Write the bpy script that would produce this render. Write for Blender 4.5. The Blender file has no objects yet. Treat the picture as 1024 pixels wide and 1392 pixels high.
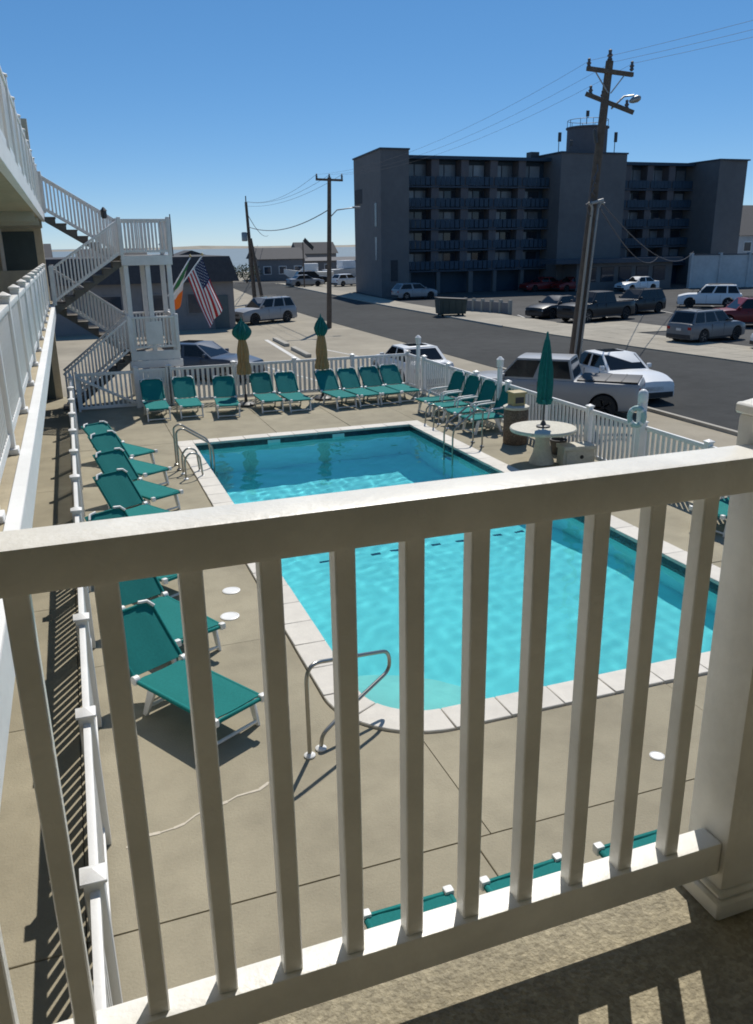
import bpy, bmesh, math, random
from mathutils import Vector, Matrix
random.seed(7)
R = math.radians
PI = math.pi
S = bpy.context.scene
COL = S.collection

# ------------------------------------------------------------------ camera
cam_d = bpy.data.cameras.new('camera')
cam = bpy.data.objects.new('camera', cam_d)
COL.objects.link(cam)
yaw, pitch, roll = R(19.6), R(18.05), R(-0.85)
fw = Vector((math.sin(yaw), math.cos(yaw), 0)); rt = Vector((math.cos(yaw), -math.sin(yaw), 0)); up = Vector((0, 0, 1))
f2 = fw * math.cos(pitch) - up * math.sin(pitch); u2 = up * math.cos(pitch) + fw * math.sin(pitch)
r3 = rt * math.cos(roll) + u2 * math.sin(roll); u3 = -rt * math.sin(roll) + u2 * math.cos(roll)
cam.matrix_world = Matrix(((r3.x, u3.x, -f2.x, 0), (r3.y, u3.y, -f2.y, 0), (r3.z, u3.z, -f2.z, 4.6), (0, 0, 0, 1)))
cam_d.sensor_fit = 'VERTICAL'; cam_d.sensor_height = 36; cam_d.sensor_width = 36
cam_d.lens = 1120 / 1392 * 36
cam_d.clip_start = 0.05; cam_d.clip_end = 6000
S.camera = cam

# ------------------------------------------------------------------ sky and sun
SUN = Vector((0.41, 0.66, 1.0)).normalized()
elev = math.asin(SUN.z); az = math.atan2(SUN.x, SUN.y)
W = bpy.data.worlds.new('World'); S.world = W; W.use_nodes = True
nt = W.node_tree; nt.nodes.clear()
sky = nt.nodes.new('ShaderNodeTexSky'); sky.sky_type = 'NISHITA'; sky.sun_disc = False
sky.sun_elevation = elev; sky.sun_rotation = az; sky.air_density = 0.62; sky.dust_density = 0.0; sky.ozone_density = 14.0
bg = nt.nodes.new('ShaderNodeBackground'); bg.inputs[1].default_value = 0.148
wo = nt.nodes.new('ShaderNodeOutputWorld')
gm = nt.nodes.new('ShaderNodeGamma'); gm.inputs[1].default_value = .62
nt.links.new(sky.outputs[0], gm.inputs[0]); hs = nt.nodes.new('ShaderNodeHueSaturation'); hs.inputs['Saturation'].default_value = 1.30; hs.inputs['Value'].default_value = 1.40
nt.links.new(gm.outputs[0], hs.inputs['Color']); nt.links.new(hs.outputs[0], bg.inputs[0]); nt.links.new(bg.outputs[0], wo.inputs[0])
sd = bpy.data.lights.new('sun', 'SUN'); sd.energy = 4.3; sd.angle = R(0.53); sd.color = (1, 0.955, 0.88)
so = bpy.data.objects.new('sun', sd); COL.objects.link(so)
sd.cycles.is_caustics_light = True
so.rotation_euler = SUN.to_track_quat('Z', 'Y').to_euler(); so.location = (20, 40, 60)
S.view_settings.view_transform = 'Standard'; S.view_settings.look = 'None'
S.view_settings.exposure = 0.0; S.view_settings.gamma = 1.0; S.view_settings.use_curve_mapping = False
S.cycles.filter_width = 1.8; S.cycles.max_bounces = 10; S.cycles.transparent_max_bounces = 12

# ------------------------------------------------------------------ materials
def mat(name, col, rough=.6, var=.1, scale=6., bump=0., bscale=None, metal=0., spec=.5, big=0., bigscale=.6, tint=None, rand=0., speck=None, coat=0., stain=0.):
    m = bpy.data.materials.new(name); m.use_nodes = True
    t = m.node_tree; N = t.nodes; L = t.links
    b = N['Principled BSDF']
    b.inputs['Roughness'].default_value = rough; b.inputs['Metallic'].default_value = metal
    b.inputs['Specular IOR Level'].default_value = spec
    if coat: b.inputs['Coat Weight'].default_value = coat; b.inputs['Coat Roughness'].default_value = .08
    tc = N.new('ShaderNodeTexCoord')
    n = N.new('ShaderNodeTexNoise'); n.inputs['Scale'].default_value = scale; n.inputs['Detail'].default_value = 6; n.inputs['Roughness'].default_value = .65
    L.new(tc.outputs['Object'], n.inputs['Vector'])
    mx = N.new('ShaderNodeMix'); mx.data_type = 'RGBA'
    c = Vector(col)
    hi = Vector(tint) if tint else c * (1 + var)
    mx.inputs[6].default_value = (*(c * (1 - var)), 1); mx.inputs[7].default_value = (*hi, 1)
    mr = N.new('ShaderNodeMapRange'); mr.inputs[1].default_value = .3; mr.inputs[2].default_value = .7
    L.new(n.outputs[0], mr.inputs[0]); L.new(mr.outputs[0], mx.inputs[0])
    out = mx.outputs[2]
    def mult(fac_socket, lo, h):
        nonlocal out
        r = N.new('ShaderNodeMapRange'); r.inputs[1].default_value = .3; r.inputs[2].default_value = .7
        r.inputs[3].default_value = lo; r.inputs[4].default_value = h
        L.new(fac_socket, r.inputs[0])
        v = N.new('ShaderNodeVectorMath'); v.operation = 'SCALE'
        L.new(out, v.inputs[0]); L.new(r.outputs[0], v.inputs['Scale']); out = v.outputs[0]
        return r
    if big:
        n2 = N.new('ShaderNodeTexNoise'); n2.inputs['Scale'].default_value = bigscale; n2.inputs['Detail'].default_value = 4
        L.new(tc.outputs['Object'], n2.inputs['Vector']); mult(n2.outputs[0], 1 - big, 1 + big)
    if speck:
        n3 = N.new('ShaderNodeTexVoronoi'); n3.inputs['Scale'].default_value = speck[0]
        L.new(tc.outputs['Object'], n3.inputs['Vector'])
        sp = N.new('ShaderNodeSeparateColor'); L.new(n3.outputs['Color'], sp.inputs[0])
        r = mult(sp.outputs[0], 1 - speck[1], 1 + speck[1]); r.inputs[1].default_value = 0; r.inputs[2].default_value = 1
    if stain:
        n4 = N.new('ShaderNodeTexNoise'); n4.inputs['Scale'].default_value = 1.1; n4.inputs['Detail'].default_value = 9; n4.inputs['Roughness'].default_value = .7
        L.new(tc.outputs['Object'], n4.inputs['Vector']); r = mult(n4.outputs[0], 1, 1 - stain); r.inputs[1].default_value = .56; r.inputs[2].default_value = .70
    if rand:
        oi = N.new('ShaderNodeObjectInfo'); r = mult(oi.outputs['Random'], 1 - rand, 1 + rand)
        r.inputs[1].default_value = 0; r.inputs[2].default_value = 1
    L.new(out, b.inputs['Base Color'])
    if bump:
        bn = N.new('ShaderNodeTexNoise'); bn.inputs['Scale'].default_value = bscale or scale * 4; bn.inputs['Detail'].default_value = 5
        L.new(tc.outputs['Object'], bn.inputs['Vector'])
        bp_ = N.new('ShaderNodeBump'); bp_.inputs['Strength'].default_value = bump; bp_.inputs['Distance'].default_value = .02
        L.new(bn.outputs[0], bp_.inputs['Height']); L.new(bp_.outputs[0], b.inputs['Normal'])
    return m

M = {}
M['vinyl'] = mat('white_vinyl', (.80, .79, .76), .42, .05, 3., .06, 40, big=.05, bigscale=2.)
M['rail_paint'] = mat('rail_paint', (.82, .80, .74), .38, .07, 9., .12, 60, big=.10, bigscale=4.)
M['stair_paint'] = mat('stair_paint', (.76, .74, .71), .6, .08, 4., .1, big=.08)
M['tread'] = mat('tread_wood', (.13, .115, .095), .8, .2, 5., .2)
M['stucco'] = mat('motel_stucco', (.62, .56, .43), .85, .08, 8., .25, 60, big=.08)
M['soffit'] = mat('soffit_paint', (.46, .43, .35), .8, .06, 3., .1, big=.08)
M['slab_edge'] = mat('slab_edge_paint', (.74, .74, .72), .6, .05, 4., .1, big=.05)
M['walk_top'] = mat('walkway_coating', (.40, .34, .23), .85, .12, 5., .2, big=.1)
M['deck'] = mat('deck_concrete', (.325, .288, .207), .88, .10, 2.2, .25, 45, big=.13, bigscale=.55, rand=.035, speck=(160, .05), spec=.2, stain=.14)
M['joint'] = mat('joint_dirt', (.16, .135, .10), .95, .2, 8.)
M['agg'] = mat('exposed_aggregate', (.31, .27, .185), .9, .22, 30., .5, 90, big=.10, bigscale=3., speck=(110, .18))
M['coping'] = mat('coping_stone', (.64, .60, .53), .75, .07, 6., .15, 50, big=.06, rand=.05)
M['plaster'] = mat('pool_plaster', (.46, .78, .77), .7, .05, 2., .0, big=.05, bigscale=.8)
M['step'] = mat('step_plaster', (.80, .80, .70), .7, .05, 4.)
M['conc_lot'] = mat('lot_concrete', (.335, .295, .225), .9, .10, .8, .2, 25, big=.16, bigscale=.18, speck=(30, .04), spec=.2, stain=.14)
M['asphalt'] = mat('road_asphalt', (.054, .055, .053), .95, .14, 1.5, .25, 40, big=.20, bigscale=.12, speck=(60, .12), spec=.15, stain=.22)
M['asphalt2'] = mat('old_lot_asphalt', (.085, .083, .079), .95, .14, 1.2, .25, 40, big=.2, bigscale=.15, speck=(50, .12), spec=.15, stain=.25)
M['sidewalk'] = mat('sidewalk_concrete', (.36, .325, .26), .9, .09, 1.5, .2, 30, big=.12, bigscale=.3, rand=.04, spec=.2)
M['curb'] = mat('kerb_concrete', (.40, .37, .31), .9, .1, 2., .2)
M['paint_line'] = mat('line_paint', (.62, .60, .55), .8, .12, 12., .1)
M['sand'] = mat('far_ground', (.30, .27, .21), .95, .15, .05, 0, big=.2, bigscale=.02)
M['teal'] = mat('teal_sling', (.013, .190, .178), .8, .10, 40., .25, 220, rand=.10, spec=.15)
M['teal_umb'] = mat('teal_canvas', (.006, .15, .135), .8, .14, 12., .3, 30)
M['thatch'] = mat('dried_thatch', (.50, .37, .20), .9, .3, 14., .6, 40, tint=(.52, .31, .13))
M['steel'] = mat('brushed_steel', (.33, .32, .29), .34, .06, 20., 0, metal=1.)
M['darkmetal'] = mat('dark_metal', (.05, .05, .05), .5, .15, 8., .1)
M['galv'] = mat('galvanised', (.30, .30, .29), .45, .1, 12., .05, metal=.6)
M['wood_pole'] = mat('weathered_pole', (.115, .088, .066), .9, .3, 4., .5, 30)
M['wire'] = mat('wire_black', (.09, .09, .10), .7, .1)
M['table_stone'] = mat('precast_concrete', (.60, .565, .47), .85, .1, 12., .3, 60, big=.08, speck=(90, .1))
M['pebble'] = mat('pebble_brown', (.17, .125, .09), .9, .3, 30., .6, 40, speck=(45, .4))
M['lid'] = mat('bin_lid', (.42, .34, .16), .6, .1)
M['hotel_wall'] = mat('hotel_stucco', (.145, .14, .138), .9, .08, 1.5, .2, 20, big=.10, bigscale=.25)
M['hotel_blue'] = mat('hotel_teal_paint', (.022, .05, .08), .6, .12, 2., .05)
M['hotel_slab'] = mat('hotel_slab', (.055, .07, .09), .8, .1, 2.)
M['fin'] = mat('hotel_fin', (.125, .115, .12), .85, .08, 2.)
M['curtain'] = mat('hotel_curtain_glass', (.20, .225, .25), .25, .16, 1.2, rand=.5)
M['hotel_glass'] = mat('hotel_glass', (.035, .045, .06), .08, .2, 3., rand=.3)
M['glass'] = mat('car_glass', (.010, .012, .014), .05, .1, 3., spec=.4)
M['tyre'] = mat('tyre_rubber', (.018, .018, .018), .85, .2, 20.)
M['rim'] = mat('alloy_rim', (.48, .48, .49), .3, .05, 10., metal=.85)
M['trim'] = mat('black_trim', (.022, .022, .024), .55, .1, 10.)
M['lampglass'] = mat('headlamp', (.62, .64, .66), .12, .05)
M['red_lens'] = mat('tail_lens', (.33, .018, .015), .2, .05)
M['roof_dark'] = mat('dark_roof', (.05, .05, .054), .85, .2, 5., .2)
M['grey_wall'] = mat('grey_siding', (.20, .195, .195), .85, .08, 3., .1)
M['white_wall'] = mat('white_siding', (.56, .55, .53), .8, .08, 3., .1, big=.1)
M['red'] = mat('flag_red', (.42, .02, .025), .8, .1, 20.)
M['white_cloth'] = mat('flag_white', (.74, .73, .70), .8, .06, 20.)
M['navy'] = mat('flag_navy', (.012, .018, .07), .8, .1, 20.)
M['orange'] = mat('flag_orange', (.80, .19, .02), .8, .08, 20.)
M['green'] = mat('flag_green', (.02, .19, .06), .8, .1, 20.)
M['ringteal'] = mat('life_ring_foam', (.36, .52, .50), .6, .1, 10.)
M['door'] = mat('motel_door', (.055, .085, .095), .5, .1)
M['leaf'] = mat('shrub_leaf', (.045, .075, .03), .7, .35, 3., rand=.2)
M['bay'] = mat('bay_water', (.17, .23, .27), .75, .1, .05, .1, 1., spec=.2)
M['dump'] = mat('dumpster_green', (.035, .05, .042), .6, .2, 4.)
def paint(name, c, metal=.0, coat=.25): return mat(name, c, .38, .03, 2., metal=metal, coat=coat, big=.03, spec=.3)
M['p_white'] = paint('car_white', (.72, .73, .73), 0)
M['p_silver'] = paint('car_silver', (.31, .315, .32), .15)
M['p_grey'] = paint('car_grey', (.17, .175, .18), .15)
M['p_black'] = paint('car_black', (.012, .013, .016))
M['p_navy'] = paint('car_navy', (.03, .05, .085))
M['p_red'] = paint('car_red', (.20, .018, .018))

# pool water: clear refracting body with a rippled surface, the sun reaching the floor as caustics
wm = bpy.data.materials.new('pool_water'); wm.use_nodes = True
t = wm.node_tree; t.nodes.clear()
o_ = t.nodes.new('ShaderNodeOutputMaterial'); gl = t.nodes.new('ShaderNodeBsdfGlass'); gl.inputs['IOR'].default_value = 1.33; gl.inputs['Roughness'].default_value = 0
gl.inputs['Color'].default_value = (.57, .945, .98, 1)
t.links.new(gl.outputs[0], o_.inputs[0])
M['water'] = wm
# waterline tiles: printed pattern of dark blue mosaic, joints too fine to see at this distance
tm = mat('waterline_tile', (.012, .03, .05), .2, .3, 14., rand=.0, speck=(14, .5)); M['tile'] = tm

# ------------------------------------------------------------------ mesh helpers
class MB:
    def __init__(s): s.v = []; s.f = []; s.mi = []
    def add(s, vs, fs, mi=0):
        k = len(s.v); s.v += [tuple(p) for p in vs]; s.f += [tuple(i + k for i in f) for f in fs]; s.mi += [mi] * len(fs); return s
    def box(s, x0, x1, y0, y1, z0, z1, mi=0):
        return s.add([(x0, y0, z0), (x1, y0, z0), (x1, y1, z0), (x0, y1, z0), (x0, y0, z1), (x1, y0, z1), (x1, y1, z1), (x0, y1, z1)],
                     [(0, 3, 2, 1), (4, 5, 6, 7), (0, 1, 5, 4), (1, 2, 6, 5), (2, 3, 7, 6), (3, 0, 4, 7)], mi)
    def bar(s, a, b, w, h, upv=(0, 0, 1), mi=0):
        a = Vector(a); b = Vector(b); d = (b - a).normalized(); u = Vector(upv); sd_ = d.cross(u).normalized(); u = sd_.cross(d)
        vs = [p + sd_ * (w / 2 * i) + u * (h / 2 * j) for p in (a, b) for i, j in ((-1, -1), (1, -1), (1, 1), (-1, 1))]
        return s.add(vs, [(0, 1, 2, 3), (7, 6, 5, 4), (0, 4, 5, 1), (1, 5, 6, 2), (2, 6, 7, 3), (3, 7, 4, 0)], mi)
    def tube(s, pts, r, n=8, closed=False, mi=0):
        P = [Vector(p) for p in pts]; m = len(P); rr = r if isinstance(r, (list, tuple)) else [r] * m
        ref = None; rings = []
        for i in range(m):
            a = P[(i - 1) % m] if (closed or i > 0) else P[i]; b = P[(i + 1) % m] if (closed or i < m - 1) else P[i]
            d = (b - a).normalized()
            if ref is None: ref = Vector((0, 0, 1)) if abs(d.z) < .9 else Vector((1, 0, 0))
            ref = (ref - d * ref.dot(d)).normalized(); sd_ = d.cross(ref)
            rings.append([P[i] + (ref * math.cos(2 * PI * k / n) + sd_ * math.sin(2 * PI * k / n)) * rr[i] for k in range(n)])
        vs = [p for q in rings for p in q]; fs = []
        for i in range(m if closed else m - 1):
            for k in range(n):
                j = (i + 1) % m; fs.append((i * n + k, i * n + (k + 1) % n, j * n + (k + 1) % n, j * n + k))
        if not closed: fs.append(tuple(range(n - 1, -1, -1))); fs.append(tuple((m - 1) * n + k for k in range(n)))
        return s.add(vs, fs, mi)
    def lathe(s, prof, c=(0, 0), n=20, axis='z', mi=0):
        vs = []; fs = []; m = len(prof)
        for r, z in prof:
            for k in range(n):
                a = 2 * PI * k / n; x, y = r * math.cos(a), r * math.sin(a)
                vs.append((c[0] + x, c[1] + y, z) if axis == 'z' else (c[0] + x, z, c[1] + y))
        for i in range(m - 1):
            for k in range(n): fs.append((i * n + k, i * n + (k + 1) % n, (i + 1) * n + (k + 1) % n, (i + 1) * n + k))
        fs.append(tuple(range(n - 1, -1, -1))); fs.append(tuple((m - 1) * n + k for k in range(n)))
        return s.add(vs, fs, mi)
    def prism(s, poly, z0, z1, mi=0):
        n = len(poly); vs = [(x, y, z0) for x, y in poly] + [(x, y, z1) for x, y in poly]
        return s.add(vs, [tuple(range(n - 1, -1, -1)), tuple(range(n, 2 * n))] + [(i, (i + 1) % n, n + (i + 1) % n, n + i) for i in range(n)], mi)
    def yprism(s, poly, y0, y1, mi=0):   # outline in x,z pushed along y
        n = len(poly); vs = [(x, y0, z) for x, z in poly] + [(x, y1, z) for x, z in poly]
        return s.add(vs, [tuple(range(n)), tuple(range(2 * n - 1, n - 1, -1))] + [((i + 1) % n, i, n + i, n + (i + 1) % n) for i in range(n)], mi)
    def slab4(s, q, th, mi=0):           # four corners given thickness along their normal
        q = [Vector(p) for p in q]; nn = (q[1] - q[0]).cross(q[3] - q[0]).normalized() * th
        return s.add(q + [p + nn for p in q], [(3, 2, 1, 0), (4, 5, 6, 7), (0, 1, 5, 4), (1, 2, 6, 5), (2, 3, 7, 6), (3, 0, 4, 7)], mi)
    def mesh(s, name, mats, smooth=0, bevel=0, seg=2, fix=True):
        me = bpy.data.meshes.new(name); me.from_pydata(s.v, [], s.f); 
        for i, k in enumerate(s.mi): me.polygons[i].material_index = k
        bm = bmesh.new(); bm.from_mesh(me)
        if fix: bmesh.ops.recalc_face_normals(bm, faces=bm.faces)
        if bevel:
            es = [e for e in bm.edges if len(e.link_faces) == 2 and e.calc_face_angle(0) > .5]
            bmesh.ops.bevel(bm, geom=es, offset=bevel, segments=seg, affect='EDGES', profile=.6, clamp_overlap=True)
        bm.to_mesh(me); bm.free()
        for m_ in (mats if isinstance(mats, (list, tuple)) else [mats]): me.materials.append(M[m_] if isinstance(m_, str) else m_)
        if smooth or bevel:
            for p in me.polygons: p.use_smooth = True
            me.set_sharp_from_angle(angle=R(smooth or 40))
        return me

def obj(name, me, parent=None, loc=(0, 0, 0), rot=(0, 0, 0), label=None):
    o = bpy.data.objects.new(name, me); COL.objects.link(o); o.location = loc; o.rotation_euler = rot
    if parent: o.parent = parent
    if label: o['label'] = label
    return o
def tag(o, label, cat, group=None):
    o['label'] = label; o['category'] = cat
    if group: o['group'] = group
    return o
def thing(name, label, cat, loc=(0, 0, 0), rz=0, group=None):
    return tag(obj(name, None, None, loc, (0, 0, rz)), label, cat, group)
def struct(o): o['kind'] = 'structure'; return o
def kids(o): return [c for c in bpy.data.objects if c.parent is o]
def dup(root, loc, rz, label, group=None):
    r = root.copy(); COL.objects.link(r); r.location = loc; r.rotation_euler = (0, 0, rz); r['label'] = label
    if group: r['group'] = group
    for ch in TREE[root.name]:
        c = ch.copy(); COL.objects.link(c); c.parent = r
        for g in TREE.get(ch.name, []):
            d = g.copy(); COL.objects.link(d); d.parent = c
    return r
TREE = {}
def remember(root):
    TREE[root.name] = kids(root)
    for c in TREE[root.name]: TREE[c.name] = kids(c)

# ------------------------------------------------------------------ ground, lot, road
GZ = -0.5
def sheet(name, poly, z, m, th=.03): return struct(obj(name, MB().prism(poly, z - th, z).mesh(name, m)))
gmb = MB()
for x0_, x1_, y0_, y1_ in ((-700, 2.2, -300, 175), (8.3, 1400, -300, 175), (2.2, 8.3, -300, 6.6), (2.2, 8.3, 20.2, 175)):
    gmb.prism([(x0_, y0_), (x1_, y0_), (x1_, y1_), (x0_, y1_)], GZ - .3, GZ - .02)
struct(obj('ground', gmb.mesh('ground', 'sand')))
sheet('bay_water', [(-2500, 175), (4000, 175), (4000, 4200), (-2500, 4200)], GZ - .12, 'bay', .3)
sheet('parking_lot', [(-20, 26.3), (16.55, 26.3), (16.55, 60), (16.8, 70), (20.2, 118), (-20, 118)], GZ, 'conc_lot')
sheet('lot_strip', [(10.75, -12), (16.55, -12), (16.55, 26.29), (10.75, 26.29)], GZ, 'conc_lot')
road_r = [(27.6, -30), (27.0, 28), (26.2, 34), (25.5, 42), (25.2, 52), (25.2, 68), (27.2, 118)]
road_l = [(20.2, 118), (17.0, 70), (16.7, 58), (16.7, -30)]
sheet('road', road_r + road_l, GZ - .004, 'asphalt')
sheet('cross_street', [(-60, 118.1), (120, 118.1), (120, 127), (-60, 127)], GZ - .004, 'asphalt2')
# the kerbs: low stones end to end
def kerb(name, pts, w, z1):
    mb = MB()
    for (a, b) in zip(pts[:-1], pts[1:]):
        a = Vector((*a, 0)); b = Vector((*b, 0)); d = (b - a); L = d.length; d.normalize(); n = max(1, int(L / 3.0))
        for i in range(n):
            p = a + d * (L * i / n + .006); q = a + d * (L * (i + 1) / n - .006)
            mb.bar((p.x, p.y, GZ + (z1 - .1) / 2), (q.x, q.y, GZ + (z1 - .1) / 2), w, z1 + .1)
    return struct(obj(name, mb.mesh(name, 'curb')))
kerb('kerb_near', [(16.63, -20), (16.63, 31)], .14, .10)
kerb('kerb_far', [(25.27, 47), (25.27, 67), (27.0, 112)], .15, .10)
# far sidewalk with its wide driveway aprons: concrete flags
sw = struct(obj('far_sidewalk', None))
def flag(poly, z=GZ + .05):
    obj('sidewalk_flag', MB().prism(poly, z - .09, z).mesh('sidewalk_flag', 'sidewalk'), sw)
yy = 20.0
while yy < 110:
    def xl(y):
        pts = [(20, 27.1), (28, 27.0), (34, 26.2), (42, 25.5), (52, 25.36), (68, 25.36), (118, 27.3)]
        for (a, xa), (b, xb) in zip(pts[:-1], pts[1:]):
            if a <= y <= b: return xa + (xb - xa) * (y - a) / (b - a)
        return 27.1
    def wd(y): return 2.6 if y > 58 else 4.3 if y > 46 else 8.5 if y > 39 else 4.6
    st = 1.55 if yy < 45 else 3.1 if yy < 70 else 9.
    n = max(1, round(wd(yy) / st)); w = wd(yy)
    for i in range(n):
        a0, a1 = w * i / n, w * (i + 1) / n; g = .012
        flag([(xl(yy) + a0 + g, yy + g), (xl(yy) + a1 - g, yy + g), (xl(yy + st) + a1 - g, yy + st - g), (xl(yy + st) + a0 + g, yy + st - g)])
    yy += st
sheet('hotel_parking', [(27.2, 20), (140, 20), (140, 90), (29.6, 90), (27.5, 60)], GZ, 'asphalt2')
# painted stalls in the near lot and the far lot
for x, y0, y1 in ((5.2, 41, 29.5), (7.7, 41, 29.5), (12.9, 41, 29.5)):
    struct(obj('stall_line', MB().add([(x - 1.1, y0, GZ + .004), (x - .98, y0, GZ + .004), (x + 1.52, y1, GZ + .004), (x + 1.4, y1, GZ + .004)], [(0, 1, 2, 3)]).mesh('stall_line', 'paint_line')))
for k in range(9):
    x = 30.5 + k * 2.9
    struct(obj('stall_line', MB().add([(x, 54.5, GZ + .004), (x + .11, 54.5, GZ + .004), (x - 1.39, 49.5, GZ + .004), (x - 1.5, 49.5, GZ + .004)], [(0, 1, 2, 3)]).mesh('stall_line', 'paint_line')))

struct(obj('stall_line', MB().bar((10.15, 46.7, GZ + .002), (9.66, 37.4, GZ + .002), .22, .008).mesh('stall_line', 'paint_line')))
for (a_, b_, l_) in (((10.56, 46.3), (10.46, 43.0), 'pale concrete wheel stop in the empty near lot, the farther of the two'), ((10.42, 41.6), (10.32, 38.2), 'pale concrete wheel stop in the empty near lot, the nearer of the two')):
    tag(obj('wheel_stop', MB().bar((*a_, GZ + .08), (*b_, GZ + .08), .26, .16).mesh('wheel_stop', 'curb', bevel=.03)), l_, 'wheel stop', 'wheel stops in the near lot')

# ------------------------------------------------------------------ pool deck, path
deck = struct(obj('pool_deck', None))
PX0, PX1, PY0, PY1, CR = 2.4, 8.1, 6.8, 20.0, .7
CW = .37
OX0, OX1, OY0, OY1 = PX0 - CW, PX1 + CW, PY0 - CW, PY1 + CW
base = MB()
for b in ((-6, OX0 + .2, -8, 28.6), (OX1 - .2, 10.7, -8, 26.25), (OX0 + .2, OX1 - .2, -8, OY0 + .2), (OX0 + .2, OX1 - .2, OY1 - .2, 26.25)):
    base.box(*b, GZ - .1, -.03)
obj('deck_base', base.mesh('deck_base', 'joint'), deck)
def slabs(xs, ys, top=0., skip=None):
    for x0, x1 in zip(xs[:-1], xs[1:]):
        for y0, y1 in zip(ys[:-1], ys[1:]):
            g = .0045
            obj('deck_slab', MB().box(x0 + g, x1 - g, y0 + g, y1 - g, -.08, top + random.uniform(-.003, .002)).mesh('deck_slab', 'deck', bevel=.006, seg=1), deck)
slabs([-.42, OX0], [9.1, 11.7, 14.3, 17.0, OY1, 23.2, 25.9])
slabs([OX1, 10.7], [OY0, 9.1, 11.7, 14.3, 17.0, OY1, 23.2, 25.9])
slabs([OX0, 4.6, 6.6, OX1], [OY1, 23.2, 25.9])
slabs([-.42, 2.55], [1.9, 4.96]); slabs([2.55, 5.6, 8.6, 10.7], [1.9, 4.96]); slabs([5.6, 8.6, 10.7], [4.96, OY0])
slabs([-.42, 2.55, 5.6, 8.6, 10.7], [-4.5, -1.2, 1.9])
slabs([-2.05, -.42], [-4.5, -1.2, 1.9, 4.92, 8.0, 11.0, 14.0, 17.0, 20.0, 23.0, 26.0, 28.5])
slabs([-.42, 3.0], [25.9, 28.5])
# the corner slab that follows the rounded coping
def darc(a0, a1): return [(PX0 + CR + (CR + CW + .008) * math.cos(R(a)), PY0 + CR + (CR + CW + .008) * math.sin(R(a))) for a in range(a0, a1 + (1 if a1 > a0 else -1), 3 if a1 > a0 else -3)]
A_ = darc(249, 180); B_ = darc(270, 249)
obj('deck_slab', MB().prism([(-.4155, 4.9645), (A_[0][0], 4.9645)] + A_ + [(OX0 - .008, 9.0955), (-.4155, 9.0955)], -.08, .0).mesh('deck_slab', 'deck'), deck)
obj('deck_slab', MB().prism([(A_[0][0] + .009, 4.9645), (5.5955, 4.9645), (5.5955, OY0 - .006)] + B_[:-1] + [(A_[0][0] + .009, B_[-1][1])], -.08, .001).mesh('deck_slab', 'deck'), deck)
# light mortar run along a crack, skimmer lids
cm = MB(); pts = []
for i in range(15):
    f = i / 14; pts.append((-.1 + 1.35 * f + random.uniform(-.015, .015), 5.85 + .44 * f + random.uniform(-.03, .03)))
for (a, b) in zip(pts[:-1], pts[1:]):
    w = random.uniform(.008, .022); cm.add([(a[0], a[1] - w, .004), (b[0], b[1] - w, .004), (b[0], b[1] + w, .004), (a[0], a[1] + w, .004)], [(0, 1, 2, 3)])
obj('crack_filler', cm.mesh('crack_filler', mat('mortar', (.56, .50, .40), .9, .1, 20.)), deck)
for x, y, r in ((1.64, 10.72, .125), (1.47, 9.89, .125), (4.66, 5.36, .07)):
    obj('skimmer_lid', MB().lathe([(r, -.02), (r, .008), (r * .85, .014), (r * .8, .010), (.01, .010)], (x, y), 20).mesh('skimmer_lid', 'vinyl', smooth=30), deck)

# ------------------------------------------------------------------ pool
pool = tag(obj('swimming_pool', None), 'rectangular aqua swimming pool with pale stone coping and a rounded near corner', 'pool')
outline = [(PX0, PY1), (PX0, PY0 + CR)] + [(PX0 + CR + CR * math.cos(R(a)), PY0 + CR + CR * math.sin(R(a))) for a in range(189, 270, 9)] + [(PX0 + CR, PY0), (PX1, PY0), (PX1, PY1)]
wall = MB(); n = len(outline)
wall.add([(x, y, -2.9) for x, y in outline] + [(x, y, -.005) for x, y in outline], [(i, (i + 1) % n, n + (i + 1) % n, n + i) for i in range(n)])
obj('pool_wall', wall.mesh('pool_wall', 'plaster', fix=False), pool)
def depth(y): return 1.0 + 1.5 * min(1, max(0, (y - 10.5) / 7.0)) ** 1.2
fl = MB(); NX, NY = 8, 30
gx = [PX0 - .05 + (PX1 - PX0 + .1) * i / NX for i in range(NX + 1)]; gy = [PY0 - .05 + (PY1 - PY0 + .1) * j / NY for j in range(NY + 1)]
fl.add([(x, y, -depth(y)) for y in gy for x in gx], [(j * (NX + 1) + i, j * (NX + 1) + i + 1, (j + 1) * (NX + 1) + i + 1, (j + 1) * (NX + 1) + i) for j in range(NY) for i in range(NX)])
obj('pool_floor', fl.mesh('pool_floor', 'plaster', smooth=60, fix=False), pool)
for r, z in ((1.75, -.70), (1.4, -.48), (1.1, -.26)):
    ang = [R(a) for a in range(0, 91, 9)]
    obj('entry_step', MB().prism([(PX0 - .02, PY0 - .02)] + [(PX0 + r * math.cos(a), PY0 + r * math.sin(a)) for a in ang], -1.3, z).mesh('entry_step', 'step', bevel=.03), pool)
tb = MB(); ins = .012
ol2 = [(PX0 + ins, PY1 - ins), (PX0 + ins, PY0 + CR)] + [(PX0 + CR + (CR - ins) * math.cos(R(a)), PY0 + CR + (CR - ins) * math.sin(R(a))) for a in range(189, 270, 9)] + [(PX0 + CR, PY0 + ins), (PX1 - ins, PY0 + ins), (PX1 - ins, PY1 - ins)]
tb.add([(x, y, -.26) for x, y in ol2] + [(x, y, -.03) for x, y in ol2], [(i, (i + 1) % n, n + (i + 1) % n, n + i) for i in range(n)])
obj('tile_band', tb.mesh('tile_band', 'tile', fix=False), pool)
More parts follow.
